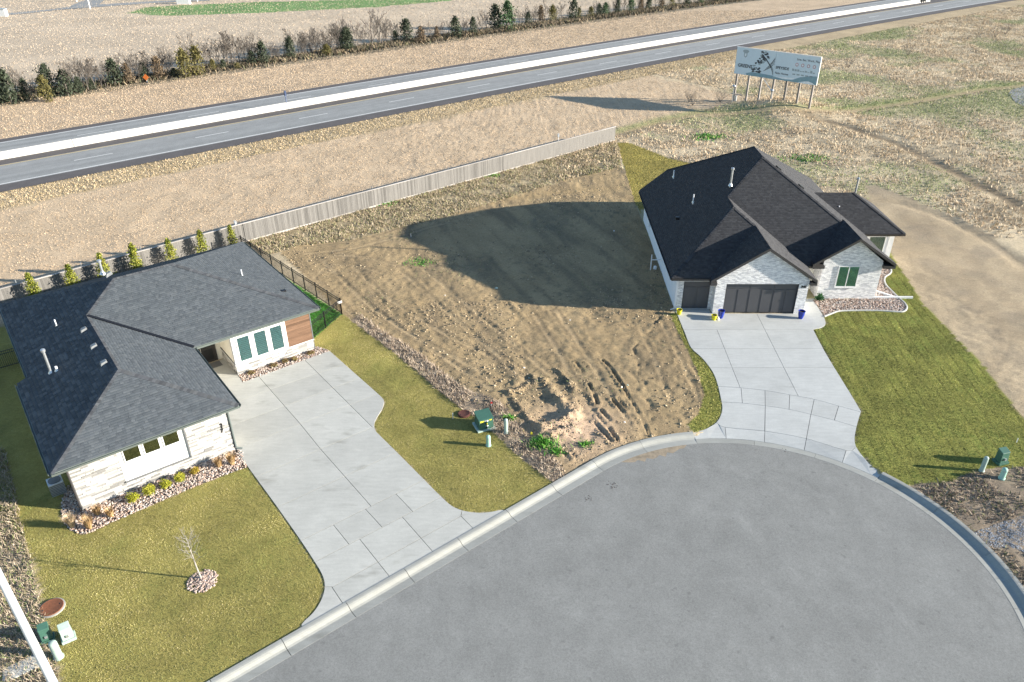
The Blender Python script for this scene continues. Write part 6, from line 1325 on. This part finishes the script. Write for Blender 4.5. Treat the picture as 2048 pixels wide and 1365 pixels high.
def disc(px, r, mt, label, rim):
    c = P(*px); t = thing('manhole_cover', c, label, 'manhole'); mb = MB(); mb.lathe(c - [0, 0, .15], [(r * 1.12, 0), (r * 1.12, .2), (r * 1.04, .215)], 28); mb.build('ring', rim, t, True)
    mb = MB(); mb.lathe(c + [0, 0, .06], [(r, 0), (r, .025), (r * .96, .035), (r * .9, .028)], 28); cv_ = mb.build('cover', mt, t, True)
    for k in range(2):
        a = k * 3.1416 + .6; mb = MB(); mb.lathe(c + [r * .7 * math.cos(a), r * .7 * math.sin(a), .085], [(.035, 0), (.03, .012)], 8); mb.build('pick_hole', 'black', cv_)
disc((104, 1217), .48, 'rust', 'orange rusty manhole cover at the lawn edge near the utility boxes', 'kerb'); disc((928, 829), .34, 'rustdk', 'dark red rusty manhole cover next to the transformer', 'rustdk')
vp = PL(kI([(18, 1365), (20, 1290), (65, 1262), (245, 1178), (280, 1215), (282, 1250), (240, 1275), (80, 1352)]))
mb = MB(); mb.prism(vp, -.15, .07); mb.build('vault_lid', 'conc', bevel=.02, label='flat grey concrete utility vault lid under the lamp pole', cat='vault lid')
# stakes and flags
def stake(px, h, mt, label, flag=None):
    c = P(*px); z = float(gz(np.array([c[0]]), np.array([c[1]]))[0]); t = thing('marker_stake', c, label, 'stake'); mb = MB(); mb.box(c[0] - .02, c[0] + .02, c[1] - .012, c[1] + .012, z - .1, z + h); mb.build('stake', mt, t)
    if flag: mb = MB(); mb.box(c[0] - .05, c[0] + .06, c[1] - .018, c[1] - .013, z + h - .18, z + h - .02); mb.build('flag', flag, t)
stake((906, 838), .42, 'white', 'white survey stake in the transformer shadow'); stake((983, 815), .45, 'white', 'white survey stake with red ribbon behind the transformer', 'red'); stake((2033, 885), .3, 'white', 'small white stake at the right edge of the sod'); stake((1063, 871), .2, 'yflag', 'small yellow marker flag in the dug soil', 'yflag')
stake((822, 474), .35, 'white', 'thin white stake at the end of the house shadow')
# ================================================================ pots
def pot(px, r, h, mt, label):
    c = P(*px, .025); t = thing('plant_pot', c, label, 'pot'); mb = MB()
    mb.lathe(c, [(r * .62, 0), (r * .75, h * .2), (r * .95, h * .6), (r, h * .92), (r * 1.06, h * .95), (r * 1.06, h), (r * .92, h), (r * .88, h * .85)], 20); bd_ = mb.build('body', mt, t, True)
    mb = MB(); mb.lathe(c + [0, 0, h * .80], [(r * .88, 0), (r * .88, h * .05), (r * .3, h * .09)], 16); mb.build('soil', 'soil', bd_, True)
pot((1357.8, 629), .20, .40, 'yellow', 'yellow plant pot at the outer corner of the small garage door'); pot((1427.5, 640), .20, .40, 'yellow', 'yellow plant pot beside a blue pot between the garage doors')
pot((1441, 636), .24, .60, 'blue', 'tall blue plant pot beside a yellow pot between the garage doors'); pot((1601, 637), .24, .60, 'blue', 'tall blue plant pot standing alone below the house number 945')
c = P(1436, 640, .025); t = thing('garden_ornament', c, 'small white garden ornament between the yellow and blue pots', 'ornament'); mb = MB(); mb.lathe(c, [(.09, 0), (.10, .05), (.07, .12), (.05, .15), (.06, .2), (.03, .26)], 12); mb.build('body', 'white', t, True); mb = MB(); mb.box(c[0] - .12, c[0] + .12, c[1] - .08, c[1] + .08, .0, .012); mb.build('plinth', 'trimgr', t)
# pipes on the shaded flank of the right house
c = FR.W(-.03, 8.2); t = thing('hose_reel', c, 'white T shaped pipe stand beside the shaded siding', 'pipe'); mb = MB(); mb.tube([FR.W(-.02, 6.6, .9), FR.W(-.85, 6.6, .9)], .045, 8); mb.build('arm', 'pvc', t); mb = MB(); mb.tube([FR.W(-.85, 6.6, -.1), FR.W(-.85, 6.6, 1.35)], .045, 8); mb.build('riser', 'pvc', t)
c = P(1310, 538); mb = MB(); mb.lathe(c - [0, 0, .1], [(.13, 0), (.13, .3), (.10, .34), (.03, .36)], 12); mb.build('cleanout_cap', 'pvc', None, True, label='short white pipe cap in the soil beside the siding', cat='pipe')
mb = MB(); mb.fbox(FR, -.12, -.03, 13.4, 13.8, .9, 1.5); mb.build('meter_box', 'pvc', hr)
# ================================================================ street lamp pole, left corner
c = P(143, 1440); lp = thing('lamp_pole', c, 'white tapered street lamp pole at the left corner', 'street lamp')
mb = MB(); mb.tube([c - [0, 0, .2], c + [0, 0, 6], c + [0, 0, 12.0]], [.165, .13, .09], 20, True); mb.build('pole', 'steel', lp, True)
mb = MB(); mb.lathe(c - [0, 0, .05], [(.3, 0), (.3, .12), (.2, .2)], 20); mb.build('base', 'kerb', lp, True)
ad = np.array([-LNRM[0], -LNRM[1], 0.]); mb = MB(); mb.tube([c + [0, 0, 11.9], c + ad * .7 + [0, 0, 12.25], c + ad * 1.8 + [0, 0, 12.35]], [.06, .05, .04], 10); arm_ = mb.build('arm', 'steel', lp, True)
mb = MB(); mb.lathe(c + ad * 2.0 + [0, 0, 12.22], [(.1, 0), (.24, .04), (.24, .12), (.1, .2)], 16); mb.build('lamp_head', 'steel', arm_, True)
# ================================================================ billboard
b0 = BB0; BF_ = Frame(b0, -41.6)
tl, tr_, br_, bl_ = [BF_.onv(x, y, -.2) for x, y in ((1475.4, 94.2), (1642, 115.5), (1632, 171.4), (1468, 146.8))]
U0 = (tl[0] + bl_[0]) / 2; U1 = (tr_[0] + br_[0]) / 2; Z0 = (bl_[1] + br_[1]) / 2; Z1 = (tl[1] + tr_[1]) / 2
bbd = thing('billboard', b0, 'large pale blue billboard on seven wooden posts reading GREENS and SPEYSIDE', 'billboard')
UM = U0 + (U1 - U0) * .487
for a, b in ((U0, UM - .015), (UM + .015, U1)): mb = MB(); mb.fbox(BF_, a, b, -.22, -.12, Z0, Z1); bpn = mb.build('panel', 'print', bbd); BPN = globals().get('BPN', []) + [bpn]
mb = MB(); mb.fbox(BF_, U0 - .06, U1 + .06, -.24, -.10, Z1 + .001, Z1 + .08); mb.fbox(BF_, U1 + .001, U1 + .10, -.24, -.10, Z0, Z1); mb.build('frame', 'white', bbd)
for k in range(7):
    u = (U1 - U0) * (.035 + .155 * k) + U0; mb = MB(); mb.fbox(BF_, u - .12, u + .12, -.09, .15, -.3, Z1 - .3); mb.build('post', 'woodpost', bbd)
for z in (Z0 + .3, (Z0 + Z1) / 2, Z1 - .3): mb = MB(); mb.fbox(BF_, U0, U1, -.118, -.092, z - .08, z + .08); mb.build('stringer', 'woodpost', bbd)
mb = MB(); mb.fbox(BF_, U0 + .1, U0 + 1.7, -.34, -.1, 1.0, 1.12); mb.build('cross_brace', 'woodpost', bbd)
mb = MB(); mb.fbox(BF_, U0 + .6, U0 + .95, -.4, -.15, .1, .9); mb.build('meter_box', 'galv', bbd)
BWd = U1 - U0; BH = Z1 - Z0
def bp(x, y): return U0 + x * BWd, Z1 - y * BH        # fractions of the sign face
def btext(txt, x, y, size, mt, al='LEFT', bold=.01):
    me = text_mesh(txt, size, .002, al, bold); o = link('lettering', me, mt, BPN[0] if x < .487 else BPN[1]); u, z = bp(x, y); o.rotation_euler = (math.pi / 2, 0, BF_.a); o.location = BF_.W(u, -.228, z) - base_of(bbd)
btext('GREENS', .035, .72, .60, 'printdk', bold=.02); btext('SPEYSIDE', .502, .60, .47, 'printdk', bold=.016); btext('Patio Homes', .505, .79, .36, 'printdk', bold=.008); btext('Live. Eat. Work. Play.', .735, .20, .37, 'printdk', bold=.006)
def bshape(name, pts, mt, d=-.226):
    mb = MB(); P_ = [bp(x, y) for x, y in pts]; mb.hexa([BF_.W(u, d, z) for u, z in P_], [BF_.W(u, d + .005, z) for u, z in P_]); return mb.build(name, mt, BPN[0] if pts[0][0] < .487 else BPN[1])
for k in range(4):
    x = .745 + .067 * k; bshape('print_icon', [(x + .018 * math.cos(a), .36 + .065 * math.sin(a)) for a in np.linspace(0, 6.283, 17)[:-1]], 'printred'); bshape('print_icon', [(x + .011 * math.cos(a), .36 + .04 * math.sin(a)) for a in np.linspace(0, 6.283, 13)[:-1]], 'printwh', -.228)
# crest, tree photograph, wave bands and pale skyline of the print
bshape('print_crest', [(.075, .12), (.09, .07), (.115, .06), (.14, .07), (.155, .12), (.135, .19), (.135, .3), (.115, .36), (.095, .3), (.095, .19)], 'printgr'); bshape('print_crest', [(.105, .2), (.125, .2), (.125, .29), (.115, .31), (.105, .29)], 'printwh', -.228)
bshape('print_band', [(.15, .97), (.15, .93), (.22, .86), (.35, .86), (.486, .88), (.486, .999), (.16, .999)], 'printmid'); bshape('print_band', [(.49, .9), (.62, .95), (.72, .93), (.80, .80), (.90, .72), (.998, .68), (.998, .999), (.49, .999)], 'printmid'); bshape('print_band', [(.78, .999), (.86, .92), (.91, .90), (.96, .94), (.985, .999)], 'printwh', -.228)
bshape('print_band', [(.50, .83 + .07), (.60, .87), (.72, .86), (.77, .82), (.70, .92), (.60, .94)], 'printwh', -.2275)
rg = random.Random(9)
for k in range(60):
    a = rg.random(); x = .225 + .10 * rg.random() + .08 * (1 - a) + .02 * math.sin(a * 6); y = .06 + .78 * a; r = rg.uniform(.010, .024)
    bshape('print_tree', [(x + r * rg.uniform(.5, 1.1) * math.cos(q_), min(.86, y + 2.2 * r * rg.uniform(.5, 1.1) * math.sin(q_))) for q_ in np.linspace(0, 6.283, 8)[:-1]], 'printdk' if k % 4 else 'printgr', -.2255 - .00012 * k)
for k in range(11):
    x = .30 + .016 * k; y = .1 + .055 * k; bshape('print_branch', [(x, y), (x + .005, y), (min(.482, x + .08), y + .2), (min(.477, x + .075), y + .2)], 'printdk', -.2330 - .0002 * k)
for k in range(7):
    x = .36 + .015 * k; y = .75 - .06 * k; bshape('print_branch', [(x, y), (min(.48, x + .09), y - .18), (min(.483, x + .093), y - .17), (x + .004, y + .012)], 'printdk', -.2360 - .0002 * k)
for k in range(9): x = .70 + .030 * k; h_ = rg.uniform(.03, .10); bshape('print_skyline', [(x, .60), (x, .60 - h_), (x + .024, .60 - h_ * .8), (x + .024, .60)], 'printgr')
for k in range(5): x = .71 + .05 * k; bshape('print_skyline', [(x, .74), (x, .69), (x + .035, .69), (x + .035, .74)], 'printgr')
# flood lights on stakes in front of the billboard
for px, top in (((1538.5, 216), (1537, 181)), ((1463.5, 207), (1456, 172))):
    c = P(*px); h = hgt_at(px, top); t = thing('flood_light', c, 'small flood light on a thin post in front of the billboard', 'light', 'billboard flood lights'); tp = c + [0, 0, h]
    mb = MB(); mb.tube([c - [0, 0, .2], tp], .05, 8); fp_ = mb.build('post', 'galv', t, True); mb = MB(); mb.lathe(tp - [0, 0, .2], [(.08, 0), (.2, .08), (.24, .22), (.18, .34), (.05, .4)], 12); mb.build('lamp_head', 'galv', fp_, True)
mb = MB(); mb.tube([P(1538.5, 216) + [0, 0, hgt_at((1538.5, 216), (1537, 183))], BF_.W(U0 + (U1 - U0) * .35, -.1, Z0 + .1)], .04, 6); mb.build('light_arm', 'galv', bbd)
# path at the far right
mb = MB(); a = [P(x, y, .03) for x, y in [(2018, 187), (2022, 180), (2048, 173), (2120, 165), (2120, 205), (2080, 218), (2048, 212), (2030, 204)]]; mb.add(a, [tuple(range(len(a)))[::-1]]); mb.build('footpath', 'hw', kind='structure')
# ================================================================ far road, lamps, signs
def ribbon(name, top, bot, mt, z=.05):
    mb = MB(); V = []
    for a, b in zip(top, bot): V += [P(*b, z), P(*a, z)]
    mb.add(V, [(2 * i, 2 * i + 2, 2 * i + 3, 2 * i + 1) for i in range(len(top) - 1)]); return mb.build(name, mt, kind='structure')
ribbon('far_road', [(-60, 32), (6, 27.5), (60, 23), (110, 18), (140, 13.5), (200, 9), (300, 3), (420, -2)], [(-60, 37), (6, 31.5), (60, 26.5), (110, 21), (145, 18), (200, 14), (300, 7), (420, 1.5)], 'hw')
ribbon('far_junction', [(142, 12), (160, 4), (176, -2), (205, -6)], [(150, 16), (185, 15), (200, 8), (214, -4)], 'hw', .06)
for px, ty in (((180.5, 18.5), -14), ((153.5, 4), -18), ((395, 3.5), -22)):
    c = P(*px); h = 7.5; t = thing('far_lamp_post', c, 'slim white lamp post beside the far road', 'street lamp', 'far road lamp posts'); mb = MB(); mb.tube([c, c + [0, 0, h]], [.16, .10], 8); mb.build('pole', 'white', t); mb = MB(); mb.box(c[0] - .2, c[0] + 1.2, c[1] - .2, c[1] + .2, h, h + .2); mb.build('lamp_head', 'white', t)
for px, w, h, lab in (((2.5, 33), 3.0, 1.6, 'white utility cabinet at the end of the far road'), ((368, 8.5), 3.4, 1.6, 'white utility cabinet by the green field strip')):
    c = P(*px); t = thing('utility_cabinet', c, lab, 'cabinet'); mb = MB(); mb.box(c[0] - w / 2, c[0] + w / 2, c[1] - .6, c[1] + .6, -.1, h); mb.build('body', 'white', t, bevel=.05); mb = MB(); mb.box(c[0] - w / 2 - .1, c[0] + w / 2 + .1, c[1] - .7, c[1] + .7, h + .001, h + .12); mb.build('roof', 'galv', t)
c = P(294.6, 166); t = thing('warning_sign', c, 'orange diamond warning sign on a white post before the hedgerow', 'sign'); h = hgt_at((294.6, 166), (291.5, 149)); mb = MB(); mb.tube([c, c + [0, 0, h - .5]], .05, 6); mb.build('post', 'white', t)
mb = MB(); z = h - .45; mb.hexa([(c[0] - .5, c[1] - .06, z), (c[0], c[1] - .06, z - .5), (c[0] + .5, c[1] - .06, z), (c[0], c[1] - .06, z + .5)], [(c[0] - .5, c[1] - .09, z), (c[0], c[1] - .09, z - .5), (c[0] + .5, c[1] - .09, z), (c[0], c[1] - .09, z + .5)]); mb.build('sign_face', 'orange', t)
c = HP(hsn(*P(567, 214)[:2])[0], 9.8, .86); t = thing('median_post', c, 'slim dark blue marker post on the median barrier', 'post'); mb = MB(); mb.tube([c, c + [0, 0, 1.6]], .07, 6); mb.build('post', 'bluepost', t); mb = MB(); mb.box(c[0] - .16, c[0] + .16, c[1] - .03, c[1] + .03, c[2] + .9, c[2] + 1.6); mb.build('marker', 'bluepost', t)
c = HP(208.3, 9.8, .03); t = thing('crash_cushion', c, 'dark crash cushion at the gap in the median barrier', 'crash cushion'); mb = MB()
for k in range(3): mb.lathe(c + [HD[0] * (k - 1) * .9, HD[1] * (k - 1) * .9, 0], [(.4, 0), (.45, .5), (.42, .9)], 12); 
mb.build('drum', 'black', t, kind='stuff'); mb = MB(); mb.box(c[0] - .3, c[0] + .3, c[1] - .3, c[1] + .3, .9, 1.0); mb.build('cap', 'trimgr', t)
